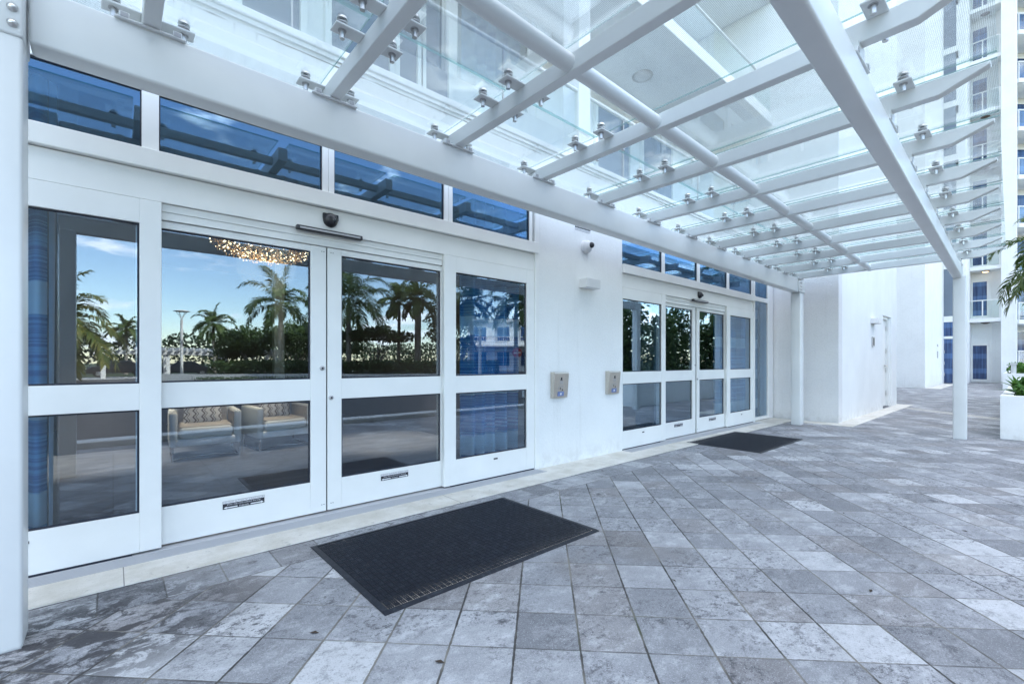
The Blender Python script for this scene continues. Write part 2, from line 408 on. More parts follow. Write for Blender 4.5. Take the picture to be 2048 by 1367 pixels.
# ------------------------------------------------------------------ the hotel building
YF = 4.085
bld = thing('hotel_building', 'white stucco hotel block with two sliding glass entrances at its foot', 'building', (4, 4.2, 0))
def part(mb, name, parent=None):
    o = mb.build(name, parent or bld)
    if not parent: o.matrix_parent_inverse = bld.matrix_basis.inverted()
    return o
b = MB()
# ground-floor wall round the two openings
b.box(-16, -1.15, YF+.015, YF+.22, 0, 4.07, 'stucco')
b.box(4.02, 5.80, YF, YF+.22, 0, 3.34, 'stucco')
b.box(-1.15, 12.0, YF+.02, YF+.22, 3.34, 4.07, 'stucco')
b.box(11.74, 12.0, YF+.03, YF+.22, 0, 3.34, 'rough_stucco')
part(b, 'wall')
b = MB(); b.bbox(-16, 12.0, YF-.03, YF+.28, 4.07, 4.14, 'stucco', .012); b.box(-16, 12.0, YF-.005, YF+.1, 4.035, 4.07, 'stucco'); part(b, 'coping')
# projecting block on the right
b = MB()
b.box(12.04, 12.34, 2.80, 4.31, 0, 4.3, 'rough_stucco'); b.box(12.04, 12.34, 2.80, 12, 4.3, 31, 'smooth_plaster'); b.box(12.34, 16.60, 2.80, 3.1, 0, 31, 'smooth_plaster')  # paler finish higher up stands in for light in the shaded balcony recess
b.box(12.34, 18.62, 2.802, 3.1, 2.70, 31, 'smooth_plaster'); b.box(17.78, 18.62, 2.80, 3.1, 0, 2.70, 'smooth_plaster')
b.box(18.32, 18.62, 3.1, 14, 0, 31, 'smooth_plaster')
part(b, 'side_wall')
b = MB()
b.bbox(16.60, 16.68, 2.86, 3.05, .02, 2.70, 'white_aluminium', .004); b.bbox(17.70, 17.78, 2.86, 3.05, .02, 2.70, 'white_aluminium', .004)
b.bbox(16.68, 17.70, 2.86, 3.05, 2.62, 2.70, 'white_aluminium', .004); b.box(16.68, 17.70, 2.92, 2.96, .03, 2.62, 'white_aluminium')
for z in (.35, 1.05, 1.62, 2.3): b.box(17.63, 17.72, 2.905, 2.92, z, z+.14, 'stainless')
sd = part(b, 'service_door')
b = MB(); b.cyl((17.5, 2.92, 1.25), (17.5, 2.86, 1.25), .03, n=10, mat='stainless'); b.bbox(17.36, 17.52, 2.85, 2.87, 1.235, 1.265, 'stainless', .004); part(b, 'handle', sd)
b = MB(); b.box(16.8, 17.15, 2.912, 2.92, 1.55, 1.80, 'sticker_black'); b.box(16.83, 17.12, 2.910, 2.912, 1.60, 1.66, 'grey_plastic'); b.box(16.83, 17.12, 2.910, 2.912, 1.70, 1.75, 'grey_plastic'); part(b, 'door_notice', sd)
# upper floors
b = MB(); b.box(-30, 12.04, 6.02, 6.4, 4.1, 31, 'tower_stucco'); b.box(-30, 18.3, 6.4, 6.5, 3.6, 31, 'tower_stucco'); b.box(-30, 18.3, 24, 24.3, 0, 31, 'tower_stucco'); b.box(-30, -29.7, 6.5, 24, 0, 31, 'tower_stucco'); b.box(-30, 18.6, 2.81, 24.3, 31, 31.3, 'tower_stucco'); part(b, 'upper_wall')
b = MB(); b.box(-16, 12.0, YF+.28, 6.02, 3.95, 4.10, 'tower_stucco'); part(b, 'terrace_floor')
wins = [(-3.6, -2.2), (-1.6, .55), (1.11, 1.74), (2.12, 2.93), (3.08, 3.37), (3.51, 3.91), (7.6, 8.75), (9.3, 10.6)]
for fl in range(4):
    z0 = 4.14+3.0*fl
    for (xa, xb) in (wins if fl == 0 else wins[:6]):
        f = MB()
        for (p, q, r, s_) in ((xa-.08, xa, z0, z0+2.66), (xb, xb+.08, z0, z0+2.66), (xa, xb, z0, z0+.06), (xa, xb, z0+2.58, z0+2.66)): f.box(p, q, 5.94, 6.02, r, s_, 'white_aluminium')
        w = part(f, 'window')
        g_ = MB(); g_.box(xa, xb, 5.985, 6.0, z0+.06, z0+2.58, 'window_glass'); part(g_, 'window_pane', w)
b = MB()
for x in (4.876, -2.6): b.bbox(x, x+.25, YF+.06, YF+.36, 4.10, 34, 'tower_stucco', .01)
part(b, 'pillar')
for k, zs in enumerate((7.10, 10.1, 13.1, 16.1)):
    b = MB(); b.bbox(-16, 12.04, YF+.045, 6.02, zs, zs+.24, 'tower_stucco', .015)
    bal = part(b, 'balcony')
    b = MB(); b.cyl((-16, YF+.10, zs+1.0), (12.02, YF+.10, zs+1.0), .028, n=10, mat='white_steel')
    b.box(-16, 12.02, YF+.08, YF+.12, zs+.26, zs+.29, 'white_steel'); part(b, 'railing', bal)
    b = MB()
    for i in range(17): b.box(-14.0+i*1.53, -12.49+i*1.53, YF+.09, YF+.102, zs+.29, zs+.975, 'balustrade_glass')
    part(b, 'balustrade', bal)
    if k == 0:
        for x in (8.0, 1.2):
            b = MB(); b.lathe((x, 5.15, zs), [(0, -.05), (.11, -.05), (.16, -.03), (.17, 0)], 24, 'pale_plastic'); b.lathe((x, 5.15, zs), [(.175, -.022), (.2, -.018), (.2, 0)], 24, 'stainless'); part(b, 'soffit_light', bal)
b = MB(); b.cyl((-16, YF+.10, 5.14), (12.0, YF+.10, 5.14), .026, n=10, mat='white_steel'); tr = part(b, 'terrace_railing')
for xj in (-3.6, -1.2, 1.18, 3.55, 6.0, 8.4, 10.0):
    b = MB(); x1 = min(xj+2.36, 12.0); b.box(xj, x1, YF+.092, YF+.104, 4.141, 5.115, 'balustrade_glass'); part(b, 'balustrade_pane', tr)
    b = MB(); b.box(xj-.032, xj-.018, YF+.090, YF+.106, 4.141, 5.115, 'grey_plastic'); part(b, 'joint', tr)

# ---- entrance glazing
def pane(x0, x1, z0, z1, y, parent, mat='door_glass', name='glass_pane'):
    b = MB(); b.box(x0-.004, x1+.004, y-.003, y+.003, z0-.004, z1+.004, mat)
    return part(b, name, parent)
def leaf_frame(b, x0, x1, px0, px1, y0, y1, ztop, zbot=.03):
    W = 'white_aluminium'
    b.bbox(x0, px0, y0, y1, zbot, ztop, W, .004); b.bbox(px1, x1, y0, y1, zbot, ztop, W, .004)
    for z0, z1 in ((zbot, .300), (1.018, 1.202), (2.320, ztop)): b.bbox(px0, px1, y0+.002, y1-.002, z0, z1, W, .003)
    g = .012   # rubber gasket round each opening
    for z0, z1 in ((.300, 1.018), (1.202, 2.320)):
        for q in ((px0, px0+g, z0, z1), (px1-g, px1, z0, z1), (px0+g, px1-g, z0, z0+g), (px0+g, px1-g, z1-g, z1)): b.box(q[0], q[1], y0+.02, y0+.034, q[2], q[3], 'dark_gasket')
def panel(name, x0, x1, px0, px1, y0, ztop, label=None):
    y1 = y0+.045; b = MB(); leaf_frame(b, x0, x1, px0, px1, y0, y1, ztop)
    o = part(b, name)
    pane(px0, px1, .300, 1.018, y0+.027, o); pane(px0, px1, 1.202, 2.320, y0+.027, o)
    if label: o['label'] = label
    return o
def caution(x0, y, parent):
    b = MB(); w, h = .292, .062; z = .205
    b.box(x0, x0+w, y-.001, y, z, z+h, 'sticker_black')
    b.box(x0+.002, x0+w-.002, y-.0015, y-.001, z+.043, z+h-.002, 'sticker_white')
    b.text('CAUTION: AUTOMATIC SLIDING DOOR', x0+.006, y-.0018, z+.046, w-.012, .011, 'sticker_black')
    b.text('Door may close without warning', x0+.03, y-.0018, z+.025, w-.06, .013, 'sticker_white')
    b.text('STANLEY', x0+.112, y-.0018, z+.006, .068, .010, 'sticker_white')
    for s_ in (0, 1):
        xs = [(.006, .011), (.026, .020), (.026, .015), (.10, .015), (.10, .007), (.026, .007), (.026, .002)]
        pts = [((x0+w-u if s_ else x0+u), z+v) for u, v in xs]
        b.add([(u, y-.0018, v) for u, v in pts], [tuple(range(len(pts)))], 'sticker_white')
    part(b, 'warning_sticker', parent)
def lock(x, z, y, parent):
    b = MB(); b.lathe((x, y, z), [(.0, .012), (.010, .012), (.012, .008), (.021, .006), (.021, 0)], 18, 'grey_plastic', 'y'); b.lathe((x, y, z), [(0, .0135), (.009, .0135), (.009, .01)], 14, 'black_plastic', 'y'); part(b, 'lock', parent)
def door_set(x, far=False):
    # x = left edge of the opening's visible post; four 1.2 m leaves
    e = .02 if far else 0
    W = 'white_aluminium'
    b = MB()
    b.bbox(5.803 if far else x-1.35, x+3.98, YF+.01, YF+.16, 2.492, 2.70, W, .004)     # operator box
    L0 = 5.803 if far else x-1.2
    b.box(L0, x+3.95, YF+.055, YF+.15, 2.47, 2.492, W)
    for k in range(2): b.bbox(x+.26, x+2.63, YF+.034+.008*k, YF+.14, 2.434-.056*k, 2.4895-.056*k, W, .003)
    part(b, 'door_header')
    b = MB(); b.bbox(5.803 if far else x-1.35, x+4.00, YF-.035, YF+.16, 2.705, 2.840, W, .006); part(b, 'transom_sill')
    # fixed side panels in front, sliding leaves behind
    fl = panel('side_panel', 5.803 if far else x-1.10, x+.26, x-.97, x+.138, YF, 2.488)
    fr = panel('side_panel', x+2.632, x+3.955, x+2.780, x+3.826, YF, 2.488)
    gap = .022 if far else .004
    sl = panel('sliding_door', x+.12, x+1.432-gap, x+.235, x+1.296, YF+.055, 2.372)
    sr = panel('sliding_door', x+1.436+gap, x+2.76, x+1.566, x+2.625, YF+.055, 2.372)
    caution(x+.64, YF+.055-.0005, sl); caution(x+1.945, YF+.055-.0005, sr)
    lock(x+1.392, 1.298, YF+.055, sl); lock(x+1.470, 1.034, YF+.055, sr)
    for (p, q) in ((fr, x+3.30), (fl, x-.45)):
        b = MB(); b.box(q, q+.06, YF-.001, YF, .228, .245, 'sticker_black'); part(b, 'maker_plate', p)
    b = MB()
    for o_, sg in ((x+1.39, 1), (x+1.47, 1)):
        for k in range(2):
            for zz in (.09, 2.33): b.cyl((o_+.018*k, YF+.056, zz), (o_+.018*k, YF+.0535, zz), .004, n=8, mat='black_plastic')
    part(b, 'screw', sl)
    b = MB(); b.box(x+1.4325-gap, x+1.4355+gap, YF+.075, YF+.09, .03, 2.37, 'dark_gasket'); part(b, 'gasket', sl)
    b = MB(); b.bbox(x+3.957, x+4.02, YF-.015, YF+.17, 0, 3.33, W, .004); part(b, 'jamb')
    # transom lights
    tx = [(-.99, .150), (.246, 1.378), (1.482, 2.634), (2.74, 3.876)]
    for i, (p, q) in enumerate(tx):
        f = MB(); z0, z1 = 2.842, 3.262
        f.bbox(x+p-.05, x+p, YF+.005, YF+.09, z0, 3.33, W, .003); f.bbox(x+q, x+q+.05, YF+.005, YF+.09, z0, 3.33, W, .003)
        f.bbox(x+p, x+q, YF+.007, YF+.088, z1, 3.33, W, .003)
        for t in ((p, p+.008, z0, z1), (q-.008, q, z0, z1), (p+.008, q-.008, z0, z0+.008), (p+.008, q-.008, z1-.012, z1)): f.box(x+t[0], x+t[1], YF+.02, YF+.03, t[2], t[3], 'dark_gasket')
        o = part(f, 'transom_window'); pane(x+p, x+q, z0, z1, YF+.034, o, 'transom_glass')
        if i < 3 :
            f = MB(); f.box(x+q+.05, x+tx[i+1][0]-.05, YF+.012, YF+.085, 2.842, 3.328, W); part(f, 'mullion')
    # track
    b = MB(); b.box(L0, x+4.0, 3.915, YF+.2, -.05, .016, 'grey_plastic')
    for k in range(6): b.box(L0, x+3.95, 3.925+k*.024, 3.936+k*.024, .016, .021, 'grey_plastic')
    b.box(max(L0, x-1.10), x+.10, YF+.004, YF+.03, .016, .03, 'dark_gasket'); b.box(x+2.72, x+3.95, YF+.004, YF+.03, .016, .03, 'dark_gasket')
    part(b, 'door_track')
door_set(0.0); door_set(6.79, True)
b = MB()   # tall sidelite at the end of the far entrance
for (p, q, r, s_) in ((10.81, 10.87, .03, 3.33), (11.64, 11.74, .03, 3.33), (10.87, 11.64, .03, .10), (10.87, 11.64, 2.742, 2.842), (10.87, 11.64, 3.262, 3.33)): b.bbox(p, q, YF+.02, YF+.10, r, s_, 'white_aluminium', .003)
sl = part(b, 'sidelite'); pane(10.87, 11.64, .10, 2.742, YF+.05, sl); pane(10.87, 11.64, 2.842, 3.262, YF+.05, sl, 'transom_glass')

# ------------------------------------------------------------------ lobby
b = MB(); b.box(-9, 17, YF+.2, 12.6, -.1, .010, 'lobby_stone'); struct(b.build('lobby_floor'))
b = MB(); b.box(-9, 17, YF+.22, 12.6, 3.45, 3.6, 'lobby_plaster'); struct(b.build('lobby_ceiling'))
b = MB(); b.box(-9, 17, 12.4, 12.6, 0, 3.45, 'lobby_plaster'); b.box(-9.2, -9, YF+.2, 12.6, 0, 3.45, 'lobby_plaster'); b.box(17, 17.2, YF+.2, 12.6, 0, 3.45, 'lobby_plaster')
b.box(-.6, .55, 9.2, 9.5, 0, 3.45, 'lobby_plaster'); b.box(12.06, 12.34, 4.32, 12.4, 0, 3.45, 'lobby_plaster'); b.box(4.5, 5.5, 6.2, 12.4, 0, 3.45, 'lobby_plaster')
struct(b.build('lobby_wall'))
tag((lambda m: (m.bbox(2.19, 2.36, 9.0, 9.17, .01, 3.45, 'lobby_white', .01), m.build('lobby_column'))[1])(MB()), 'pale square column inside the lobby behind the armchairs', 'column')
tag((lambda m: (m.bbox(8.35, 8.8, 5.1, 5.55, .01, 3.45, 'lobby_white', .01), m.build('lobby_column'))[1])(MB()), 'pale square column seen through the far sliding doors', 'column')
def curtain(x0, x1, y, label, rolls=9, z1=3.3, lining=True):
    b = MB(); n = 90; pts = []
    for i in range(n+1):
        t = i/n; pts.append((x0+(x1-x0)*t, y+.055*math.sin(t*rolls*2*math.pi)+.02*math.sin(t*rolls*4.7)))
    zs = [.03, 1.0, 2.2, z1]; vs = []; fs = []
    for k, z in enumerate(zs):
        for (px, py) in pts: vs.append((px, py+.015*k*math.sin(px*9), z))
    for k in range(len(zs)-1):
        for i in range(n): fs.append((k*(n+1)+i, k*(n+1)+i+1, (k+1)*(n+1)+i+1, (k+1)*(n+1)+i))
    b.add(vs, fs, 'striped_curtain', True)
    o = b.build('curtain'); sm = o.modifiers.new('thickness', 'SOLIDIFY'); sm.thickness = .003
    tag(o, label, 'curtain', 'striped lobby curtains')
    if lining:
        b = MB(); xe = x1+.01
        vs = [(xe, y-.02, .03), (xe+.012, y+.03, .03), (xe+.035, y+.03, z1), (xe, y-.02, z1)]
        b.add(vs+[(p[0]+.002, p[1]+.01, p[2]) for p in vs], [(0, 1, 2, 3), (7, 6, 5, 4), (0, 4, 5, 1), (1, 5, 6, 2), (2, 6, 7, 3), (3, 7, 4, 0)], 'sheer_lining'); b.build('lining', o)
    return o
curtain(-1.0, -.345, 4.50, 'blue striped curtain gathered behind the glass beside the nearest post', 4)
curtain(3.10, 3.98, 4.46, 'pale banded blue curtain hanging behind the right panel of the near entrance', 5, lining=False)
curtain(5.9, 6.3, 4.50, 'narrow blue curtain behind the left panel of the far entrance', 3)
curtain(9.75, 11.9, 4.47, 'wide blue banded curtain behind the tall sidelite of the far entrance', 9, lining=False)

def armchair(label, loc, rz):
    t = thing('armchair', label, 'armchair', loc, rz, 'armchairs in the lobby')
    b = MB(); b.bbox(-.40, .40, -.36, .36, .19, .30, 'armchair_fabric', .03, 3); b.build('seat_base', t)
    b = MB(); b.bbox(-.31, .31, -.375, .30, .30, .45, 'armchair_fabric', .045, 3); b.bbox(-.30, .30, -.34, .28, .44, .462, 'armchair_tan', .01, 2); b.build('seat_cushion', t)
    for s_ in (-1, 1):
        b = MB(); b.bbox(min(s_*.33, s_*.42), max(s_*.33, s_*.42), -.37, .40, .19, .66, 'armchair_fabric', .035, 3)
        b.bbox(min(s_*.322, s_*.332), max(s_*.322, s_*.332), -.33, .30, .31, .63, 'armchair_tan', .004, 2); b.build('arm', t)
    b = MB(); b.bbox(-.41, .41, .30, .44, .19, .80, 'armchair_fabric', .05, 3); b.bbox(-.31, .31, .27, .31, .44, .76, 'armchair_tan', .015, 2); b.build('backrest', t)
    for s_ in (-1, 1):
        b = MB(); x = s_*.385
        pts = [(x, -.36, .19)]+[(x, -.36, .02)]+[(x, -.36+.72*i/6, .012) for i in range(7)]+[(x, .36, .19)]
        b.tube([Vector(p) for p in pts], .014, 8, 'chrome'); b.build('leg', t)
    b = MB(); b.tube([Vector((-.385+.77*i/10, -.36+.22*math.sin(math.pi*i/10), .02)) for i in range(11)], .014, 8, 'chrome'); b.build('stretcher', t)
    return t
armchair('armchair with chevron pillow nearer the left glass panel', (1.0, 7.92, .01), R(-3))
armchair('armchair with chevron pillow nearer the middle of the doors', (2.0, 8.02, .01), R(6))
def pillow(label, loc, rz):
    b = MB(); bm = bmesh.new(); bmesh.ops.create_grid(bm, x_segments=10, y_segments=8, size=1)
    top = [(v.co.x, v.co.y) for v in bm.verts]; fs = [[v.index for v in f.verts] for f in bm.faces]; bm.free()
    for sg in (-1, 1):
        vs = [(u*.24*(1-.05*(1-abs(v))), sg*.075*((1-u*u)*(1-v*v))**.45, v*.17*(1-.06*(1-abs(u)))) for u, v in top]
        b.add(vs, fs, 'chevron_cloth', True)
    o = b.build('pillow'); o.location = loc; o.rotation_euler = (R(-14), 0, rz); tag(o, label, 'pillow', 'chevron pillows')
pillow('chevron patterned pillow on the left lobby armchair', (1.0, 8.08, .63), R(-3))
pillow('chevron patterned pillow on the right lobby armchair', (1.99, 8.18, .63), R(6))
ch = thing('chandelier', 'glittering oval crystal chandelier hanging in the lobby', 'chandelier', (1.72, 7.5, 3.12))
b = MB(); rnd = random.Random(3)
d = MB()
def shell():
    th = rnd.uniform(0, 2*math.pi); u = rnd.uniform(-1, 1); k = math.sqrt(1-u*u); rr = rnd.uniform(.72, 1)
    return (.74*k*math.cos(th)*rr, .74*k*math.sin(th)*rr, .29*u*rr)
for i in range(1500):
    d.ball(shell(), rnd.uniform(.009, .017), 'crystal_dark', 1)
for i in range(330):
    b.ball(shell(), rnd.uniform(.005, .011), 'crystal_glow', 1)
b.build('bulb', ch); d.build('crystal', ch)
d = MB(); d.cyl((0, 0, .2), (0, 0, .33), .02, n=10, mat='chrome'); d.build('stem', ch)

# ------------------------------------------------------------------ things on the front wall
def intercom(x, label):
    t = thing('intercom', label, 'intercom', (x, YF, 1.055), 0, 'intercoms on the front wall')
    b = MB(); w = .135; h = .168
    prof = [(.0, -h), (-.045, -h+.004), (-.075, h-.02), (-.07, h), (.0, h)]
    b.prism(prof, 'x', -w, w, 'brushed_panel'); b.build('housing', t)
    def P(u, v, o=.0): # point on the sloping face
        k = (v+h)/(2*h); return (u, -.046-.028*k-o, v)
    def q(b, u0, u1, v0, v1, mat, o=.002): b.add([P(u0, v0, o), P(u1, v0, o), P(u1, v1, o), P(u0, v1, o)], [(0, 1, 2, 3)], mat)
    b = MB(); b.lathe(P(0, .085), [(0, .006), (.014, .006), (.018, 0)], 16, 'black_plastic', 'y'); b.build('camera_eye', t)
    b = MB(); q(b, -.018, .018, .102, .116, 'sticker_black'); q(b, -.024, .024, .057, .066, 'sticker_black'); b.build('marking', t)
    b = MB()
    for k in range(5): q(b, -.032, .032, .012+.009*k, .017+.009*k, 'grey_plastic')
    b.build('speaker_grille', t)
    b = MB(); q(b, -.045, .045, -.022, -.014, 'grey_plastic'); q(b, -.05, -.042, -.062, -.025, 'grey_plastic'); q(b, -.02, -.008, -.062, -.03, 'black_plastic'); q(b, .02, .036, -.075, -.055, 'black_plastic'); q(b, .03, .036, -.055, -.025, 'grey_plastic'); b.build('symbol', t)
    b = MB(); q(b, -.06, .06, -.145, -.085, 'blue_button', .003); q(b, -.012, .012, -.128, -.104, 'sticker_white', .005); b.build('call_button', t)
intercom(4.378, 'brushed metal intercom on the white wall beside the near entrance')
intercom(5.525, 'brushed metal intercom on the white wall beside the far entrance')
t = thing('security_camera', 'white dome camera with a black eye high on the wall', 'camera', (4.93, YF, 2.95))
b = MB(); b.lathe((0, 0, 0), [(.0, .085), (.05, .085), (.082, .06), (.09, .02), (.09, 0)], 24, 'pale_plastic', 'y'); b.build('housing', t)
b = MB(); b.ball((.035, -.085, .015), .042, 'black_plastic', 2); b.build('lens', t)
b = MB(); b.bbox(-.15, .15, -.135, 0, -.062, .062, 'pale_plastic', .006); tag(b.build('wall_light', None, (4.955, YF, 2.43)), 'white box wall light below the dome camera', 'wall light')
b = MB()
for k, (w, h, z) in enumerate(((.33, .018, 3.185), (.33, .008, 3.165), (.31, .008, 3.15))):
    n = 11-k
    for i in range(n): b.box(4.72+i*w/n, 4.72+(i+.78)*w/n, YF-.003, YF-.0005, z, z+h, 'sticker_black' if k == 0 else 'grey_plastic')
tag(b.build('wall_notice'), 'small lettered notice high on the white wall above the dome camera', 'notice')
def eye(x, label):
    b = MB(); prof = [(.0, .062), (.03, .058), (.052, .04), (.062, .012), (.064, 0)]
    b.lathe((0, 0, 0), prof, 22, 'black_plastic', 'y'); b.bbox(-.068, .068, -.022, 0, .0, .055, 'black_plastic', .008)
    b.ball((.018, -.05, -.008), .024, 'car_glass', 2)
    tag(b.build('door_camera', None, (x, YF+.008, 2.605)), label, 'camera', 'black cameras over the doors')
eye(1.447, 'black half dome camera above the near sliding doors'); eye(8.25, 'black half dome camera above the far sliding doors')
def bar(x, label):
    b = MB(); b.bbox(-.285, .285, -.05, 0, -.020, .020, 'black_plastic', .009, 3); b.box(-.26, .26, -.052, -.049, -.008, .006, 'grey_plastic')
    tag(b.build('motion_sensor', None, (x, YF+.008, 2.487)), label, 'sensor', 'motion sensor bars')
bar(1.44, 'long black motion sensor bar over the near sliding doors'); bar(8.235, 'long black motion sensor bar over the far sliding doors')
b = MB(); b.bbox(-.22, .22, -.16, 0, -.07, .07, 'pale_plastic', .006); tag(b.build('wall_light', None, (15.32, 2.80, 2.45)), 'white box wall light on the projecting block by the service door', 'wall light')
b = MB(); b.bbox(-.11, .11, -.03, 0, -.13, .13, 'grey_plastic', .005); b.box(-.08, .08, -.032, -.03, -.10, .10, 'sticker_black'); tag(b.build('keypad', None, (15.30, 2.80, 1.90)), 'small dark keypad on the wall beside the service door', 'keypad')

# ------------------------------------------------------------------ door mats
def door_mat(label, loc, rz):
    L, W = .915, .60
    t = thing('door_mat', label, 'door mat', loc, rz, 'black rubber door mats')
    b = MB(); b.box(-L+.03, L-.03, -W+.03, W-.03, 0, .006, 'mat_backing'); b.build('backing', t)
    b = MB()
    for q in ((-L, L, -W, -W+.035), (-L, L, W-.035, W), (-L, -L+.035, -W+.035, W-.035), (L-.035, L, -W+.035, W-.035)):
        x0, x1, y0, y1 = q
        b.prism([(y0, 0), (y1, 0), (y1, .010 if y0 < 0 else .004), (y0, .004 if y0 < 0 else .010)] if x1-x0 > 1 else [(y0, 0), (y1, 0), (y1, .009), (y0, .009)], 'x', x0, x1, 'mat_rubber')
    b.build('border', t)
    b = MB(); c = .0380; nx = int((2*L-.08)/c); ny = int((2*W-.08)/c)
    for i in range(nx):
        for j in range(ny):
            cx = -L+.04+(i+.5)*c; cy = -W+.04+(j+.5)*c
            for k in (-1, 0, 1):
                if (i+j) % 2: x0, x1, y0, y1 = cx-.0160, cx+.0160, cy+k*.0120-.0034, cy+k*.0120+.0034
                else: x0, x1, y0, y1 = cx+k*.0120-.0034, cx+k*.0120+.0034, cy-.0160, cy+.0160
                vs = [(x, y, z) for z in (.006, .0105) for y in (y0, y1) for x in (x0, x1)]
                b.add(vs, [(4, 5, 7, 6), (0, 1, 5, 4), (2, 6, 7, 3), (0, 4, 6, 2), (1, 3, 7, 5)], 'mat_rubber')
    b.build('tread', t); return t
m1 = door_mat('black woven rubber mat with dusty edge before the near entrance', (1.998, 2.865, .004), R(.3))
m2 = dup(m1, (8.13, 3.225, .004), R(-.4), 'black woven rubber mat lying before the far entrance')

b = MB(); b.add([(-.022, 0, .001), (0, -.009, .004), (.026, .002, .002), (.002, .010, .006), (0, 0, .001)], [(0, 1, 2, 4), (0, 4, 2, 3)], 'soil')
scrap = tag(b.build('leaf_scrap', None, (3.35, .62, .006)), 'tiny dark leaf scrap lying on the grey pavers', 'leaf scrap', 'leaf scraps on the pavers')
for k, (x, y) in enumerate(((4.9, 1.1), (2.6, 1.45), (5.6, 2.1), (3.9, 2.4), (1.1, 1.75), (6.3, .8), (4.4, 3.2), (7.9, 1.9), (5.1, .35), (.75, 2.35), (6.6, 3.3))): dup(scrap, (x, y, .006), k*1.3, sc=.7+.1*(k % 5))

# ------------------------------------------------------------------ the glass canopy
can = thing('glass_canopy', 'white steel canopy with a fritted glass roof over the entrances', 'canopy', (5.4, 2, 0))
def cpart(mb, name, parent=None):
    o = mb.build(name, parent or can)
    if not parent: o.matrix_parent_inverse = can.matrix_basis.inverted()
    return o
dz = lambda x: -.0062*x
yo = lambda x: .0195*x      # the outer edge runs slightly askew to the wall
WS = 'white_steel'
def sloped_beam(x0, x1, ya0, yb0, ya1, yb1, z0, z1, name):
    bm = bmesh.new(); bmesh.ops.create_cube(bm, size=1)
    for v in bm.verts:
        t = v.co.x > 0; x = x1 if t else x0
        y = (ya1 if v.co.y < 0 else yb1) if t else (ya0 if v.co.y < 0 else yb0)
        v.co = Vector((x, y, (z1 if v.co.z > 0 else z0)+dz(x)))
    bmesh.ops.bevel(bm, geom=bm.edges[:], offset=.018, segments=4, profile=.5, affect='EDGES')
    b = MB(); b.frombm(bm, WS, None, True); return cpart(b, name)
sloped_beam(-.31, 10.94, 3.215, 3.365, 3.255, 3.405, 2.905, 3.195, 'beam')
sloped_beam(-.8, 11.30, .585+yo(-1), .705+yo(-1), .58+yo(11), .70+yo(11), 2.895, 3.10, 'beam')
def post(x0, x1, y0, y1, top, name='post'):
    b = MB(); b.bbox(x0, x1, y0, y1, .0, top, WS, .016, 3); b.box(x0+.004, x1-.004, y0+.004, y1-.004, 0, .006, 'grey_plastic'); return cpart(b, name)
def cap(x0, x1, y0, y1, z0, z1, par, bolts):
    b = MB(); b.bbox(x0, x1, y0, y1, z0, z1, WS, .012, 3); c = cpart(b, 'cap', par)
    for (bx, bz) in bolts:
        k = MB(); k.lathe((bx, y0, bz), [(0, .016), (.011, .016), (.013, .011), (.019, .006), (.019, 0)], 14, 'stainless', 'y'); c2 = cpart(k, 'bolt', par)
p = post(-.525, -.32, 3.13, 3.33, 2.88); cap(-.535, -.318, 3.122, 3.37, 2.872, 3.24, p, [(-.352, 2.998), (-.352, 2.925), (-.48, 2.998), (-.48, 2.925)])
p = post(11.035, 11.245, 3.245, 3.43, 2.84); cap(10.945, 11.305, 3.235, 3.44, 2.845, 3.09, p, [(u, v) for u in (11.0, 11.07) for v in (2.9, 2.97, 3.04)])
p = post(11.12, 11.275, .735, .91, 2.86)
p = post(-.50, -.33, .62, .82, 2.90)
XF = [.20, 1.21, 2.255, 3.295, 4.32, 5.33, 6.335, 7.31, 8.27, 9.24, 10.19, 11.09]
RW, RZ0, RH = .080, 3.20, .118
GZ = RZ0+RH+.042
def clamp_mesh(sx):
    b = MB()
    x0, x1 = (0, .17) if sx > 0 else (-.17, 0); c = .118*sx
    b.bbox(x0, x1, -.05, .05, -.012, 0, WS, .003, 1)
    b.cyl((c, 0, -.062), (c, 0, -.012), .015, n=14, mat='stainless'); b.cyl((c, 0, -.016), (c, 0, -.012), .024, n=16, mat='grey_plastic')
    b.cyl((c, 0, 0), (c, 0, .028), .011, n=10, mat='stainless'); b.cyl((c, 0, .026), (c, 0, .032), .030, n=20, mat='grey_plastic')
    b.cyl((c, 0, .0485), (c, 0, .064), .032, .027, n=20, mat='stainless'); b.cyl((c, 0, .0475), (c, 0, .0485), .015, n=14, mat='black_plastic')
    return b
proto = {}
tube_y = lambda x: 1.90+.017*x
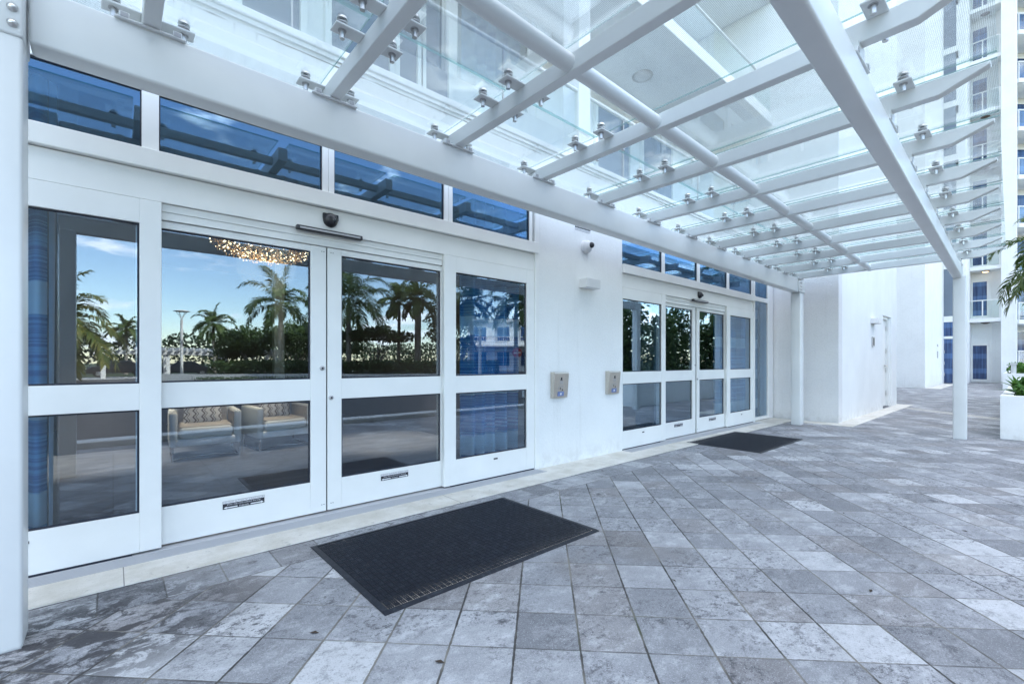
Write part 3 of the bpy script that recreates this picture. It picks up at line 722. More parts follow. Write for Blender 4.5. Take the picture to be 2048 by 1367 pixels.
for i, xf in enumerate(XF):
    z0 = RZ0+dz(xf); x0 = xf-RW; z1 = z0+RH
    yt = .085+yo(xf); yk = yt+.25
    b = MB(); bm = bmesh.new()
    poly = [(3.72, z0), (3.72, z1), (yt, z1), (yt, z1-.02), (yk, z0)]
    vs = [bm.verts.new((x, y, z)) for x in (x0, xf) for (y, z) in poly]
    n = 5; bm.faces.new(vs[:n]); bm.faces.new(vs[n:][::-1])
    for k in range(n): bm.faces.new((vs[k], vs[n+k], vs[n+(k+1) % n], vs[(k+1) % n]))
    bmesh.ops.recalc_face_normals(bm, faces=bm.faces[:])
    bmesh.ops.bevel(bm, geom=bm.edges[:], offset=.007, segments=3, profile=.5, affect='EDGES')
    b.frombm(bm, WS); raf = cpart(b, 'rafter')
    xm = (x0+xf)/2
    for yb, zt in ((3.196+.0035*xf, z0-3.186-dz(xf)), (.572+yo(xf), z0-3.098-dz(xf))):
        k = MB(); zb = z0-zt
        k.bbox(xm-.155, xm+.155, yb-.002, yb+.11, zb, zb+.012, WS, .003, 1); k.box(xm-.07, xm+.07, yb+.01, yb+.10, zb+.012, z0+.001 if zt > .02 else z0-.001, WS)
        for s_ in (-1, 1):
            k.bbox(xm+s_*.115-.022, xm+s_*.115+.022, yb, yb+.1, zb+.012, zb+.040, WS, .003, 1)
            k.cyl((xm+s_*.115, yb+.045, zb+.04), (xm+s_*.115, yb+.045, zb+.056), .014, n=6, mat='stainless', smooth=False)
            k.box(xm+s_*.115-.016, xm+s_*.115+.016, yb-.004, yb, zb+.010, zb+.034, 'grey_plastic')
        cpart(k, 'bracket', raf)
    for sx in (-1, 1):
        for yc in (3.34+.003*xf, 2.66+.006*xf, 2.37+.007*xf, .50+yo(xf)):
            if sx not in proto: proto[sx] = o = clamp_mesh(sx).build('clamp', raf)
            else: o = proto[sx].copy(); COL.objects.link(o); o.parent = raf
            o.location = (xm+sx*(RW/2), yc, z1+.002-.004)
    b = MB()
b = MB(); b.bbox(-.9, 11.25, 3.47, 3.53, 3.215, 3.285, WS, .01); cpart(b, 'purlin')
b = MB(); pts = [Vector((x, tube_y(x), 3.262+dz(x))) for x in (-.9, 3, 7, 11.2)]
b.tube(pts, .054, 24, WS); cpart(b, 'tie_tube')
edges = [(-.82, XF[0]-RW-.005)]+[(XF[i]+.006, XF[i+1]-RW-.006) for i in range(len(XF)-1)]+[(XF[-1]+.006, 11.5)]
for (xa, xb) in edges:
    for far in (0, 1):
        def yy(x): return (2.53+.006*x, 3.74) if far else (.06+yo(x), 2.515+.006*x)
        b = MB(); vs = []
        for dzg in (0, .012):
            for x in (xa, xb):
                for y in yy(x): vs.append((x, y, GZ-.008+dz(x)+dzg))
        b.add(vs, [(0, 1, 3, 2), (4, 6, 7, 5)], 'fritted_glass'); b.add(vs, [(0, 4, 5, 1), (2, 3, 7, 6), (0, 2, 6, 4), (1, 5, 7, 3)], 'clear_edge')
        cpart(b, 'glass_panel')

# ------------------------------------------------------------------ far wing and tower
wing = thing('hotel_wing', 'plain white wing beyond the projecting block, with a column of blue windows', 'building', (35, 6, 0))
def gp(root, mb, name, parent=None):
    o = mb.build(name, parent or root)
    if not parent: o.matrix_parent_inverse = root.matrix_basis.inverted()
    return o
b = MB(); b.box(18.7, 31.6, 14, 14.3, 0, 33, 'tower_stucco'); b.box(31.6, 39, 3.62, 3.9, 0, 33, 'tower_stucco'); b.box(31.6, 31.9, 3.9, 16, 0, 33, 'tower_stucco'); b.box(38.9, 39.1, 3.9, 16, 0, 33, 'tower_stucco'); b.box(31.6, 39.1, 3.62, 16, 33, 33.3, 'tower_stucco'); gp(wing, b, 'wall')  # first box is an unseen back wall, added to block sun through the gap
b = MB(); b.box(38.0, 38.9, 3.57, 3.62, 0, 2.75, 'white_aluminium')
for z in (.5, 1.2, 1.9): b.box(38.82, 38.92, 3.54, 3.57, z, z+.2, 'grey_plastic')
gp(wing, b, 'side_door')
b = MB(); b.box(36.2, 36.35, 3.58, 3.62, 1.6, 2.0, 'grey_plastic'); b.box(36.2, 36.32, 3.58, 3.62, 2.25, 2.4, 'grey_plastic'); gp(wing, b, 'switch_box')
tw = thing('hotel_tower', 'tall white hotel tower with stacked balconies behind the far post', 'building', (43, 1, 0))
b = MB(); b.box(39.1, 39.4, 2.62, 3.62, 0, 33, 'tower_stucco'); b.box(39.4, 43.2, 2.62, 2.9, 0, 33, 'tower_stucco'); b.box(43.0, 43.3, .9, 2.62, 0, 33, 'tower_stucco'); b.box(43.3, 62, 1.3, 16, 0, 33, 'tower_stucco')  # last box is an unseen mass, added to keep sun off the balconies
gp(tw, b, 'wall')
b = MB(); b.bbox(41.7, 43.9, .58, 1.24, 0, 33, 'tower_stucco', .02); gp(tw, b, 'pier')
z = .06; FH = 3.33
for fl in range(9):
    zb = fl*FH
    spans = ((.06, 2.80), (2.96, 3.84)) if fl == 0 else ((zb+.86, zb+3.80),)
    f = MB(); f.box(39.0, 39.1, 2.95, 3.03, zb if fl else 0, zb+3.8, 'white_aluminium'); f.box(39.0, 39.1, 3.60, 3.92, zb if fl == 0 else zb+.46, zb+3.8, 'white_aluminium')
    for (a, c) in spans: f.box(38.985, 39.1, 3.03, 3.60, c, c+(.16 if fl == 0 and c < 3 else .36), 'white_aluminium')
    w = gp(tw, f, 'window')
    for k, (a, c) in enumerate(spans):
        g_ = MB(); g_.box(39.04, 39.06, 3.03, 3.60, a, c, 'blue_window' if fl == 0 else 'window_glass'); gp(tw, g_, 'window_pane', w)
    # door to each balcony
    y0, y1 = (1.90, 2.55)
    h0 = zb+.05 if fl == 0 else zb+.90
    f = MB()
    for q in ((y0-.1, y0, h0, h0+2.5), (y1, y1+.1, h0, h0+2.5), (y0, y1, h0+2.4, h0+2.5), (y0, y1, h0, h0+.18)): f.box(42.93, 43.0, q[0], q[1], q[2], q[3], 'white_aluminium')
    dr = gp(tw, f, 'balcony_door')
    g_ = MB(); g_.box(42.96, 42.98, y0, y1, h0+.18, h0+2.4, 'blue_window'); gp(tw, g_, 'door_pane', dr)
    if fl < 8:
        zs = zb+3.92
        f = MB(); f.bbox(41.85, 43.0, 1.24, 2.9, zs, zs+.24, 'tower_stucco', .015); bal = gp(tw, f, 'balcony')
        f = MB(); f.bbox(41.88, 41.94, 1.26, 2.9, zs+1.36, zs+1.42, 'white_steel', .01)
        for y in (1.29, 2.05, 2.84): f.box(41.89, 41.93, y-.03, y+.03, zs+.24, zs+1.36, 'white_steel')
        gp(tw, f, 'railing', bal)
        f = MB(); f.box(41.905, 41.915, 1.32, 2.02, zs+.3, zs+1.36, 'balustrade_glass'); f.box(41.905, 41.915, 2.08, 2.81, zs+.3, zs+1.36, 'balustrade_glass'); gp(tw, f, 'balustrade', bal)
        f = MB(); f.lathe((42.5, 1.95, zs), [(.0, -.10), (.10, -.09), (.16, -.05), (.17, -.03)], 16, 'lamp_glow' if fl == 1 else 'bronze_fixture'); f.lathe((42.5, 1.95, zs), [(.17, -.05), (.22, -.03), (.22, 0)], 16, 'bronze_fixture'); gp(tw, f, 'ceiling_lamp', bal)
# the turned stack on the right of the pier
A = Vector((42.4, .55, 0)); ax = Vector((.752, -.659, 0)); ay = Vector((.659, .752, 0))
T = Matrix(((ax.x, ay.x, 0, A.x), (ax.y, ay.y, 0, A.y), (0, 0, 1, 0), (0, 0, 0, 1)))
b = MB(); b.box(0, 9, 1.7, 9, 0, 33, 'tower_stucco', T); b.box(-.3, -.02, 0, 2.0, 0, 33, 'tower_stucco', T); gp(tw, b, 'turned_wall')
for fl in range(9):
    zb = fl*3.0+1.0; h0 = zb+.05
    f = MB()
    for q in ((.55, .65, h0, h0+2.4), (2.6, 2.7, h0, h0+2.4), (.65, 2.6, h0+2.3, h0+2.4)): f.box(q[0], q[1], 1.62, 1.70, q[2], q[3], 'white_aluminium', T)
    w = gp(tw, f, 'window'); f = MB(); f.box(.65, 2.6, 1.66, 1.68, h0, h0+2.3, 'blue_window', T); gp(tw, f, 'window_pane', w)
    f = MB(); f.box(-.02, 9, -.1, 1.70, zb-.26, zb, 'tower_stucco', T); bal = gp(tw, f, 'balcony')
    f = MB(); f.box(0, 9, -.06, 0, zb+1.02, zb+1.08, 'white_steel', T)
    for k in range(11): f.box(.02+k*.8, .06+k*.8, -.05, -.01, zb, zb+1.02, 'white_steel', T)
    gp(tw, f, 'railing', bal)
    f = MB(); f.box(.07, 8.9, -.035, -.025, zb+.08, zb+1.02, 'balustrade_glass', T); gp(tw, f, 'balustrade', bal)

# ------------------------------------------------------------------ plants
def leaf_cloud(b, n, fn, size, mat, rnd, flat=.0):
    for i in range(n):
        c = Vector(fn()); s_ = size*rnd.uniform(.6, 1.35)
        d = Vector((rnd.gauss(0, 1), rnd.gauss(0, 1), rnd.gauss(0, 1)-flat)).normalized(); u = d.orthogonal().normalized()
        u = Matrix.Rotation(rnd.uniform(0, 6.28), 3, d) @ u; w = d.cross(u)
        b.add([c-u*s_*.5, c+w*s_*.27, c+u*s_*.6, c-w*s_*.27], [(0, 1, 2, 3)], mat)
def frond(b, base, az, el, L, droop, mat, rnd, nl=30, wid=.05):
    d = Vector((math.cos(az)*math.cos(el), math.sin(az)*math.cos(el), math.sin(el))); p = Vector(base); pts = [p.copy()]; N = 14
    side = Vector((-math.sin(az), math.cos(az), 0)); dirs = []
    for i in range(N):
        d = (d+Vector((0, 0, -droop*(i+1)/N*.26))).normalized(); p = p+d*(L/N); pts.append(p.copy()); dirs.append(d.copy())
    b.tube(pts, [max(.004, .022*(1-i/N)) for i in range(N+1)], 4, 'crownshaft')
    for k in range(nl):
        t = .12+.87*k/(nl-1); i = min(N-1, int(t*N)); q = pts[i].lerp(pts[i+1], t*N-i); dd = dirs[i]
        up = side.cross(dd).normalized()
        if up.z < 0: up = -up
        ll = L*.25*(1-.55*abs(t-.4)**1.2)*(1 if t < .85 else .75)*rnd.uniform(.85, 1.1)
        for sg in (-1, 1):
            v = (side*sg*.8+dd*(.35+.5*t)+up*rnd.uniform(-.25, .30)).normalized()
            v2 = (v+Vector((0, 0, -.75*rnd.uniform(.6, 1.3)))).normalized()
            a = q; m_ = a+v*ll*.5; e = m_+v2*ll*.5; wv = dd.cross(v).normalized().cross(v)*wid*.5
            b.add([a-wv*.4, a+wv*.4, m_+wv, m_-wv, e], [(0, 1, 2, 3), (3, 2, 4)], mat)
def palm(label, loc, h, L, seed, mat='palm_leaf', nf=17, tr=.17, lean=0.0, group='palm trees', nl=44, droop=1.0, wid=.085, shaft=.9, azs=None):
    rnd = random.Random(seed); t = thing('palm_tree', label, 'palm tree', loc, 0, group)
    b = MB(); N = 16; top = Vector((lean, 0, h))
    pr = [(tr*(1.25-.35*min(1, i/5))*(1.04 if i % 2 else .97), h*i/N*.98) for i in range(N+1)]
    vs = []; n = 12
    for i, (r, z) in enumerate(pr):
        for k in range(n): vs.append((lean*(z/h)**2+r*math.cos(k*6.2832/n), r*math.sin(k*6.2832/n), z))
    b.add(vs, [(i*n+k, i*n+(k+1) % n, (i+1)*n+(k+1) % n, (i+1)*n+k) for i in range(N) for k in range(n)], 'trunk_bark', True); b.build('trunk', t)
    b = MB(); b.cyl(top-Vector((0, 0, .25)), top+Vector((0, 0, shaft*.75)), tr*.85, tr*.5, 12, 'crownshaft'); b.build('crownshaft', t)
    b = MB(); base = top+Vector((0, 0, shaft*.7))
    for i in range(nf):
        az = azs[i] if azs else i*2.39996+rnd.uniform(-.2, .2)
        el = R(80)-R(105)*(i/nf)**.9+rnd.uniform(-.12, .12)
        frond(b, base, az, el, L*rnd.uniform(.85, 1.08), droop*rnd.uniform(.8, 1.25), mat, rnd, nl, wid)
    b.build('crown', t); return t

def bed(dep, lat, z=0.0):   # the planted island across the driveway runs at 45 degrees to the hotel front
    x = dep*.6593+lat*.7519; y = dep*.7519-lat*.6593
    return Vector((x, 8.2-y, z))
ROT = Matrix.Rotation(R(41.25), 4, 'Z')
def bedbox(b, dep0, dep1, lat0, lat1, z0, z1, mat):
    c = [bed(dep0, lat0), bed(dep0, lat1), bed(dep1, lat1), bed(dep1, lat0)]
    b.prism([(p.x, p.y) for p in c], 'z', z0, z1, mat)
b = MB(); bedbox(b, 32.6, 33.0, -26, 6, 0, .50, 'white_roadside'); tag(b.build('garden_wall'), 'long low pale retaining wall in front of the hedge across the driveway', 'wall')
b = MB(); bedbox(b, 33.0, 46, -26, 6, -.1, .42, 'soil'); struct(b.build('planting_bed'))
rnd = random.Random(11)
b = MB(); leaf_cloud(b, 10500, lambda: bed(rnd.uniform(33.4, 35.4), rnd.uniform(-22.5, -1), .4+1.05*rnd.random()**.7), .22, 'hedge_leaf', rnd); tag(b.build('hedge'), 'dark clipped hedge along the planting bed behind the low wall', 'hedge')
b = MB(); leaf_cloud(b, 2600, lambda: bed(rnd.uniform(29.6, 30.8), rnd.uniform(-21, -3), .04+.34*rnd.random()), .16, 'hedge_leaf', rnd); struct(b.build('ground_cover'), 'stuff')
def tree(name, label, loc, blobs, n, size, seed, th, tr=.12, mat='shrub_leaf', stems=4, cat='tree', group='trees across the driveway'):
    rnd = random.Random(seed); t = thing(name, label, cat, loc, 0, group)
    b = MB()
    for k in range(stems):
        a = rnd.uniform(0, 6.28); e = Vector((math.cos(a)*th*.35, math.sin(a)*th*.35, th*rnd.uniform(.9, 1.2))); m_ = e*.5+Vector((rnd.uniform(-.15, .15), rnd.uniform(-.15, .15), .1))
        b.tube([Vector((rnd.uniform(-.1, .1), rnd.uniform(-.1, .1), 0)), m_, e], [tr, tr*.7, tr*.35], 7, 'trunk_bark')
    b.build('trunk', t)
    b = MB()
    def fn():
        c, r = rnd.choice(blobs)
        while True:
            p = Vector((rnd.uniform(-1, 1), rnd.uniform(-1, 1), rnd.uniform(-1, 1)))
            if .25 < p.length < 1: break
        return Vector(c)+Vector((p.x*r[0], p.y*r[1], p.z*r[2]))
    leaf_cloud(b, n, fn, size, mat, rnd, .6); b.build('crown', t); return t
def blobset(seed, R0, z0, z1, n, r):
    q = random.Random(seed); return [((q.uniform(-R0, R0), q.uniform(-R0, R0), q.uniform(z0, z1)), (r*q.uniform(.7, 1.2), r*q.uniform(.7, 1.2), r*q.uniform(.4, .8))) for i in range(n)]
for i, (dep, lat, hh, rr, lab) in enumerate([(39, -23.4, 3.7, 1.3, 'low leafy tree at the open end of the hedge'), (38.5, -22, 4.2, 1.8, 'rounded dense tree left of the lone tall palm'), (39, -18.6, 4.4, 1.7, 'dense dark tree right behind the lone tall palm trunk'), (40, -15.5, 4.8, 1.7, 'tall dark tree between the lone palm and the spreading palm')]):
    tree('broadleaf_tree', lab, bed(dep, lat), blobset(20+i, rr, 2.0, hh-.4, 16, 1.0), 2600, .26, 40+i, 2.2)
for i, (dep, lat, hh, rr, lab) in enumerate([(37.5, -4.6, 6.4, 1.5, 'tall dark tree covering the left side of the pale house'), (37, 2.6, 6.2, 1.6, 'tall dark tree covering the right side of the pale house'), (44, -20.5, 5.4, 2.0, 'tall tree at the back of the bed beyond the lone palm'), (43, -24, 4.6, 1.9, 'back tree whose crown shows over the low leafy tree')]):
    tree('broadleaf_tree', lab, bed(dep, lat), blobset(90+i, rr, 2.2, hh-.4, 18, 1.1), 2800, .27, 140+i, 2.6)
tree('spreading_tree', 'umbrella shaped tree with many thin stems behind the hedge', bed(37, -10.9), [((q*1.0, w*1.0, 3.6+.25*math.cos(q*2)), (.9, .9, .45)) for q in (-2, -1, 0, 1, 2) for w in (-1, 0, 1)], 3000, .26, 60, 3.2, .07, stems=9)
palm('lone tall palm standing at the left end of the hedge', bed(36, -18.3), 5.3, 3.5, 1, tr=.20)
palm('large spreading dark palm before the umbrella shaped tree', bed(34.5, -12.3), 5.5, 4.3, 2, nf=19, tr=.2)
palm('slim palm beside the thick trunked palm', bed(40, -9.9), 6.0, 2.8, 3, tr=.16)
palm('thick trunked palm at the right end of the hedge', bed(38, -7.8), 6.1, 2.9, 4, tr=.30)
palm('short bushy palm behind the thick trunked palm', bed(41, -5.9), 4.6, 2.3, 5)
palm('tall palm in front of the pale house across the driveway', bed(36, -3.2), 5.6, 3.0, 12)
palm('feathery palm close by the street lamp and pale house', bed(35, .3), 5.2, 2.8, 13)
palm('sunlit golden palm leaning over the driveway near the nearest post', (-2.6, -34.0, 0), 3.1, 4.4, 6, 'sunlit_palm_leaf', 24, .2, droop=1.3, nl=46, wid=.10)
palm('distant palm rising above the trees behind the pergola', (8.5, -52, 0), 5.0, 2.8, 8)
palm('far small palm behind the left end of the pergola', (1.0, -55, 0), 4.2, 2.2, 9)
rnd = random.Random(31); b = MB()
hz = [rnd.uniform(3.0, 5.2) for i in range(80)]
def tl():
    u = rnd.uniform(0, 78.9); i = int(u); h = hz[i]*(1-(u-i))+hz[i+1 if i < 79 else 79]*(u-i)
    return (-42+u*1.35, -60+rnd.uniform(-3, 3), h*rnd.random()**.6)
leaf_cloud(b, 15000, tl, .5, 'treeline_leaf', rnd); struct(b.build('treeline'), 'stuff')

# pergola, lamps, cars, sign, house across the drive
pg = thing('pergola', 'long white slatted pergola in the sun beyond the driveway', 'pergola', (7, -42, 0))
for x in (-.6, 3.6, 7.8, 12.0, 16.0):
    for y in (-40.9, -43.7):
        b = MB(); b.bbox(x-.14, x+.14, y-.14, y+.14, 0, 2.05, 'white_roadside', .01); gp(pg, b, 'post')
for y in (-40.75, -43.6):
    b = MB(); b.bbox(-1.2, 16.6, y-.07, y+.07, 1.98, 2.3, 'white_roadside', .01); gp(pg, b, 'beam')
for i in range(36):
    b = MB(); b.box(-1.15+i*.5, -1.02+i*.5, -44.4, -40.2, 2.3, 2.58, 'white_roadside'); gp(pg, b, 'slat')
def lamp(label, loc, h):
    t = thing('street_lamp', label, 'street lamp', loc, 0, 'street lamps across the driveway')
    b = MB(); b.cyl((0, 0, 0), (0, 0, .3), .14, .10, 14, 'white_roadside'); b.cyl((0, 0, .3), (0, 0, h-.75), .11, .095, 14, 'white_roadside'); b.build('pole', t)
    b = MB()
    for k in range(4):
        a = k*math.pi/2+.6; b.tube([Vector((0, 0, h-.78)), Vector((.16*math.cos(a), .16*math.sin(a), h-.4)), Vector((.42*math.cos(a), .42*math.sin(a), h-.1))], .022, 6, 'white_roadside')
    b.build('bracket', t)
    b = MB(); b.lathe((0, 0, h), [(0, -.1), (.35, -.1), (.56, -.06), (.56, -.02), (.2, .06), (0, .07)], 24, 'white_roadside'); b.build('lamp_head', t)
lamp('white street lamp with a disc head before the pergola', (4.13, -36.06, 0), 5.46)
lamp('white street lamp with a disc head near the pale house', bed(31, -2.2), 4.25)
def car(label, loc, rz):
    t = thing('parked_car', label, 'car', loc, rz, 'dark cars parked by the pergola')
    side = [(-2.2, .35), (-2.22, .72), (-1.95, .92), (-1.1, 1.0), (-.55, 1.42), (.75, 1.45), (1.45, 1.02), (2.1, .9), (2.25, .6), (2.2, .32)]
    b = MB(); b.prism(side, 'y', -.86, .86, 'car_paint'); o = b.build('body', t); m_ = o.modifiers.new('soft_edges', 'BEVEL'); m_.width = .07; m_.segments = 3
    for s_ in (-1, 1):
        b = MB(); b.prism([(-1.0, 1.02), (-.5, 1.36), (.7, 1.39), (1.28, 1.04)], 'y', s_*.855, s_*.868, 'car_glass'); b.build('window', t)
        for x in (-1.4, 1.4):
            b = MB(); b.cyl((x, s_*.70, .33), (x, s_*.89, .33), .33, n=20, mat='tyre'); w = b.build('wheel', t); b = MB(); b.cyl((x, s_*.89, .33), (x, s_*.897, .33), .2, n=14, mat='stainless'); b.build('rim', w)
    for s_ in (-1, 1):
        b = MB(); b.bbox(2.17, 2.25, s_*.62-.16, s_*.62+.16, .62, .76, 'pale_plastic', .02); b.build('headlight', t)
car('dark parked car beside the street lamp and pergola', (5.4, -47.6, 0), R(4)); car('dark parked car under the left end of the pergola', (.4, -47.2, 0), R(-3))
t = thing('road_sign', 'round red road sign on a thin post by the driveway', 'road sign', bed(30, .35), R(40))
b = MB(); b.cyl((0, 0, 0), (0, 0, 2.25), .03, n=8, mat='grey_plastic'); b.build('post', t)
b = MB(); b.cyl((0, -.02, 1.98), (0, .0, 1.98), .31, n=28, mat='sign_red', smooth=False); b.cyl((0, .0, 1.98), (0, .004, 1.98), .30, n=28, mat='sign_red', smooth=False); b.box(-.22, .22, .004, .007, 1.93, 2.03, 'sticker_white'); b.build('sign_face', t)
hs = thing('pale_house', 'pale two storey house with a balcony and white framed windows across the driveway', 'house', bed(56, .5), R(41.25))
b = MB(); b.box(-6, 9, -5, 0, 0, 6.3, 'tower_stucco'); b.build('wall', hs)
b = MB(); b.bbox(-6.2, 9.2, -5.2, .25, 6.3, 6.75, 'white_roadside', .03); b.build('roof', hs)
for i in range(5):
    for zf in (.9, 4.0):
        x = -5.2+i*2.9; b = MB(); b.box(x-.08, x+1.58, .0, .07, zf-.08, zf+1.78, 'white_roadside'); w = b.build('window', hs)
        b = MB(); b.box(x, x+.72, .07, .08, zf, zf+1.7, 'blue_window'); b.box(x+.78, x+1.5, .07, .08, zf, zf+1.7, 'blue_window'); b.build('window_pane', w)
b = MB(); b.box(-6, 9, .0, 1.3, 3.25, 3.45, 'white_roadside'); bl = b.build('balcony', hs)
b = MB(); b.box(-6, 9, 1.2, 1.28, 4.35, 4.43, 'white_roadside')
for i in range(61): b.box(-6+i*.25, -5.96+i*.25, 1.22, 1.26, 3.45, 4.35, 'white_roadside')
b.build('railing', bl)

# planters on the right
def planter(label, x0, x1, y0, y1, h):
    t = thing('planter', label, 'planter', (x0, y1, 0)); w = .16
    b = MB()
    for q in ((0, w, y0-y1, 0), (w, x1-x0, -w, 0), (x1-x0-w, x1-x0, y0-y1, -w), (w, x1-x0-w, y0-y1, y0-y1+w)): b.bbox(q[0], q[1], q[2], q[3], 0, h, 'smooth_plaster', .006)
    b.build('wall', t); b = MB(); b.box(w, x1-x0-w, y0-y1+w, -w, 0, h-.09, 'soil'); b.build('soil_bed', t)
planter('long white planter wall nearest the far right post', 11.75, 25.5, -4.6, .36, .765)
planter('low white planter wall before the tower', 32.2, 41.0, -6, .90, .82)
def rosette(b, c, n, L, mat, rnd, up=.9, w=.05):
    for i in range(n):
        a = i*2.39996; el = R(rnd.uniform(15, 80)); d = Vector((math.cos(a)*math.cos(el), math.sin(a)*math.cos(el), math.sin(el)*up)); s_ = Vector((-math.sin(a), math.cos(a), 0))
        p = Vector(c); q = p+d*L*.5; r = q+(d+Vector((0, 0, -.55))).normalized()*L*.5
        b.add([p-s_*w*.4, p+s_*w*.4, q+s_*w, q-s_*w, r], [(0, 1, 2, 3), (3, 2, 4)], mat)
def bush(label, loc, r, h, n, size, seed, mat, group, ros=0):
    rnd = random.Random(seed); t = thing('shrub', label, 'shrub', loc, 0, group)
    b = MB(); b.tube([Vector((0, 0, 0)), Vector((.03, 0, h*.4)), Vector((0, .04, h*.7))], [.03, .02, .01], 6, 'trunk_bark'); b.build('stem', t)
    b = MB()
    def fn():
        while True:
            p = Vector((rnd.uniform(-1, 1), rnd.uniform(-1, 1), rnd.uniform(0, 1)))
            if (p-Vector((0, 0, .45))).length < .75*rnd.uniform(.7, 1.15): return (p.x*r, p.y*r, p.z*h)
    leaf_cloud(b, n, fn, size, mat, rnd, .4)
    for k in range(ros): rosette(b, (rnd.uniform(-r, r)*.6, rnd.uniform(-r, r)*.6, h*.25), 26, h*1.0, 'bright_leaf', rnd)
    b.build('foliage', t)
bush('bright green strappy plant at the corner of the nearest planter', (12.30, -.10, .66), .40, .42, 900, .09, 71, 'bright_leaf', 'planter shrubs', 3)
bush('small glossy leaf plant behind the strappy corner plant', (13.2, -.22, .67), .34, .36, 420, .09, 72, 'hedge_leaf', 'planter shrubs', 1)
bush('fine leaved shrub on the low planter before the tower', (33.2, .35, .72), .6, .62, 600, .13, 73, 'bright_leaf', 'planter shrubs')
bush('darker fine leaved shrub further along the low planter', (34.6, .1, .72), .6, .6, 600, .13, 74, 'hedge_leaf', 'planter shrubs')
k = 0
for (x, y, r, h, lab) in ((13.0, -1.5, .8, 2.2, 'tall dark shrub at the front of the long planter'), (14.6, -1.7, .95, 2.9, 'second tall dark shrub from the planter corner'), (16.4, -1.4, .9, 2.5, 'rounded dark shrub midway along the long planter'), (18.3, -1.8, 1.0, 3.0, 'highest dark shrub of the long planter'), (20.4, -1.5, .9, 2.4, 'dark shrub beside the drooping palm trunk'), (22.9, -1.6, .9, 2.3, 'dark shrub at the far end of the long planter'), (13.6, -3.3, 1.0, 3.1, 'dark shrub at the back corner of the long planter'), (15.8, -3.4, 1.0, 3.2, 'dark shrub at the back of the long planter, second in line')):
    k += 1; bush(lab, (x, y, .67), r, h, 2300, .17, 80+k, 'shrub_leaf', 'planter shrubs')
palm('drooping palm beside the tower with fronds entering the picture at right', (21.7, -.95, .6), 3.42, 2.4, 21, nf=22, tr=.13, nl=60, droop=1.35, wid=.055, shaft=.5, group='palm trees')
t = thing('bollard_light', 'short white bollard with a flat cap on the low planter', 'bollard', (32.75, .55, .82))
b = MB(); b.cyl((0, 0, -.1), (0, 0, .42), .09, .09, 14, 'white_steel'); b.build('post', t); b = MB(); b.prism([(-.28, .42), (.28, .42), (.3, .5), (-.3, .5)], 'y', -.12, .12, 'white_steel'); b.build('cap', t)

# ------------------------------------------------------------------ sky, sun, camera
SUN_EL, SUN_AZ = R(37), Vector((.56, .83, 0)).normalized()
w = bpy.data.worlds.new('World'); S.world = w; w.use_nodes = True
nt = w.node_tree; nt.nodes.clear()
wo = nt.nodes.new('ShaderNodeOutputWorld'); bg = nt.nodes.new('ShaderNodeBackground'); sk = nt.nodes.new('ShaderNodeTexSky')
sk.sky_type = 'NISHITA'; sk.sun_disc = False; sk.sun_elevation = SUN_EL; sk.sun_rotation = math.atan2(SUN_AZ.x, SUN_AZ.y); sk.air_density = 1.0; sk.dust_density = .25; sk.ozone_density = 1.0
tc = nt.nodes.new('ShaderNodeTexCoord'); mp = nt.nodes.new('ShaderNodeMapping'); mp.inputs['Scale'].default_value = (1, 1, 3.2); mp.inputs['Location'].default_value = (.35, .1, 0)
nz = nt.nodes.new('ShaderNodeTexNoise'); nz.inputs['Scale'].default_value = 5.6; nz.inputs['Detail'].default_value = 9; nz.inputs['Roughness'].default_value = .58
mr = nt.nodes.new('ShaderNodeMapRange'); mr.interpolation_type = 'SMOOTHSTEP'; mr.inputs['From Min'].default_value = .55; mr.inputs['From Max'].default_value = .67; mr.inputs['To Max'].default_value = .9
sx = nt.nodes.new('ShaderNodeSeparateXYZ'); hi = nt.nodes.new('ShaderNodeMapRange'); hi.interpolation_type = 'SMOOTHSTEP'
hi.inputs['From Min'].default_value = .42; hi.inputs['From Max'].default_value = .75; hi.inputs['To Min'].default_value = .0; hi.inputs['To Max'].default_value = .46
ad = nt.nodes.new('ShaderNodeMath'); ad.operation = 'MAXIMUM'
nt.links.new(tc.outputs['Generated'], sx.inputs[0]); nt.links.new(sx.outputs[2], hi.inputs['Value']); nt.links.new(mr.outputs[0], ad.inputs[0]); nt.links.new(hi.outputs[0], ad.inputs[1])
mx = nt.nodes.new('ShaderNodeMix'); mx.data_type = 'RGBA'; mx.inputs[7].default_value = (9.0, 9.1, 9.6, 1)
L = nt.links.new
L(tc.outputs['Generated'], mp.inputs['Vector']); L(mp.outputs[0], nz.inputs['Vector']); L(nz.outputs[0], mr.inputs['Value']); L(ad.outputs[0], mx.inputs[0]); L(sk.outputs[0], mx.inputs[6]); L(mx.outputs[2], bg.inputs[0]); L(bg.outputs[0], wo.inputs[0])
bg.inputs[1].default_value = .12
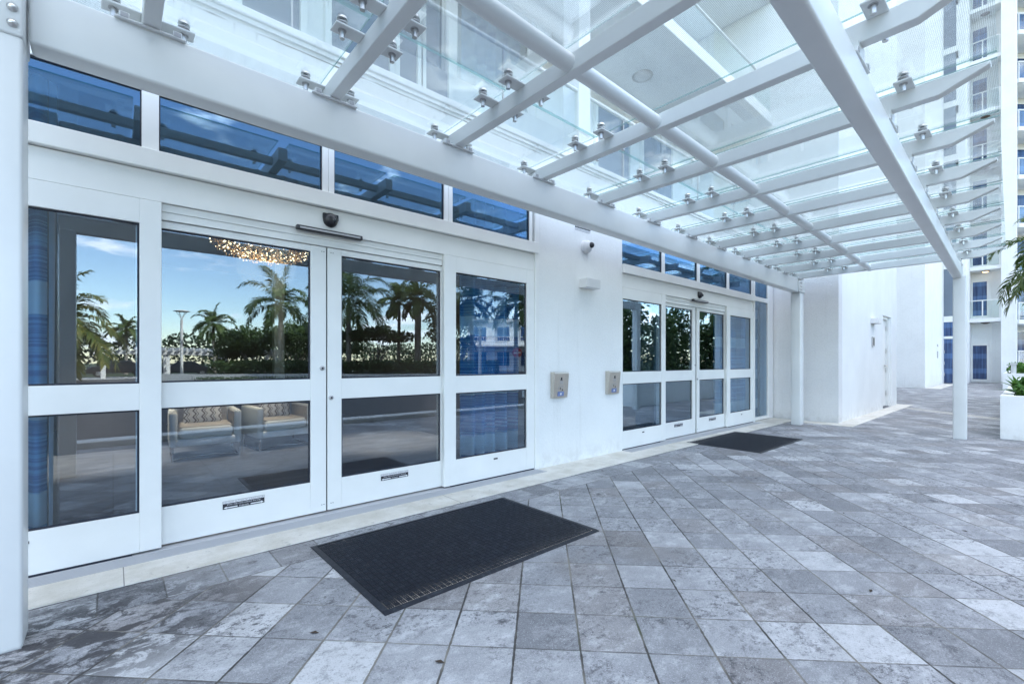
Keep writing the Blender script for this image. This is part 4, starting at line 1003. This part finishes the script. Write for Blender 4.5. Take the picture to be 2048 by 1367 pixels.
sd = bpy.data.lights.new('Sun', 'SUN'); sd.energy = 3.2; sd.angle = R(.53); sd.color = (1, .93, .82)
so = bpy.data.objects.new('Sun', sd); COL.objects.link(so)
dirv = Vector((SUN_AZ.x*math.cos(SUN_EL), SUN_AZ.y*math.cos(SUN_EL), math.sin(SUN_EL)))
so.rotation_euler = dirv.to_track_quat('Z', 'Y').to_euler(); so.location = (10, 20, 60)
# the lit chandelier's own light, and the downlights that pool on the lobby floor
for nm, p, e, sz in (('chandelier_lamp', (1.72, 7.5, 2.80), 13, .4), ('lobby_downlight', (1.45, 7.35, 3.40), 26, .12), ('lobby_downlight', (-.2, 8.4, 3.40), 62, .12), ('lobby_downlight', (3.5, 7.2, 3.40), 62, .12), ('lobby_downlight', (8.6, 6.6, 3.40), 30, .12)):
    if nm == 'chandelier_lamp': ld = bpy.data.lights.new(nm, 'POINT'); ld.shadow_soft_size = sz
    else: ld = bpy.data.lights.new(nm, 'SPOT'); ld.spot_size = R(46); ld.spot_blend = .8; ld.shadow_soft_size = sz; e *= 4
    ld.energy = e; ld.color = (1, .68, .40) if nm == 'chandelier_lamp' else (1, .77, .55); lo = bpy.data.objects.new(nm, ld); COL.objects.link(lo); lo.location = p

cam = bpy.data.cameras.new('Camera'); co = bpy.data.objects.new('Camera', cam); COL.objects.link(co); S.camera = co
cam.sensor_width = 36; cam.lens = 36*910/2048; cam.shift_y = (724-683.5)/2048; cam.clip_end = 2000; cam.clip_start = .05
yaw = math.atan2(1038, 910)
co.location = (0, 0, 1.35); co.rotation_euler = (R(90), 0, yaw-R(90))
S.view_settings.view_transform = 'Standard'; S.view_settings.look = 'None'; S.view_settings.exposure = 2.26; S.view_settings.gamma = 1; S.view_settings.use_curve_mapping = False
S.cycles.max_bounces = 14; S.cycles.transparent_max_bounces = 24; S.cycles.glossy_bounces = 6; S.cycles.diffuse_bounces = 5; S.cycles.caustics_reflective = False; S.cycles.caustics_refractive = False; S.cycles.sample_clamp_indirect = 6; S.cycles.use_denoising = True
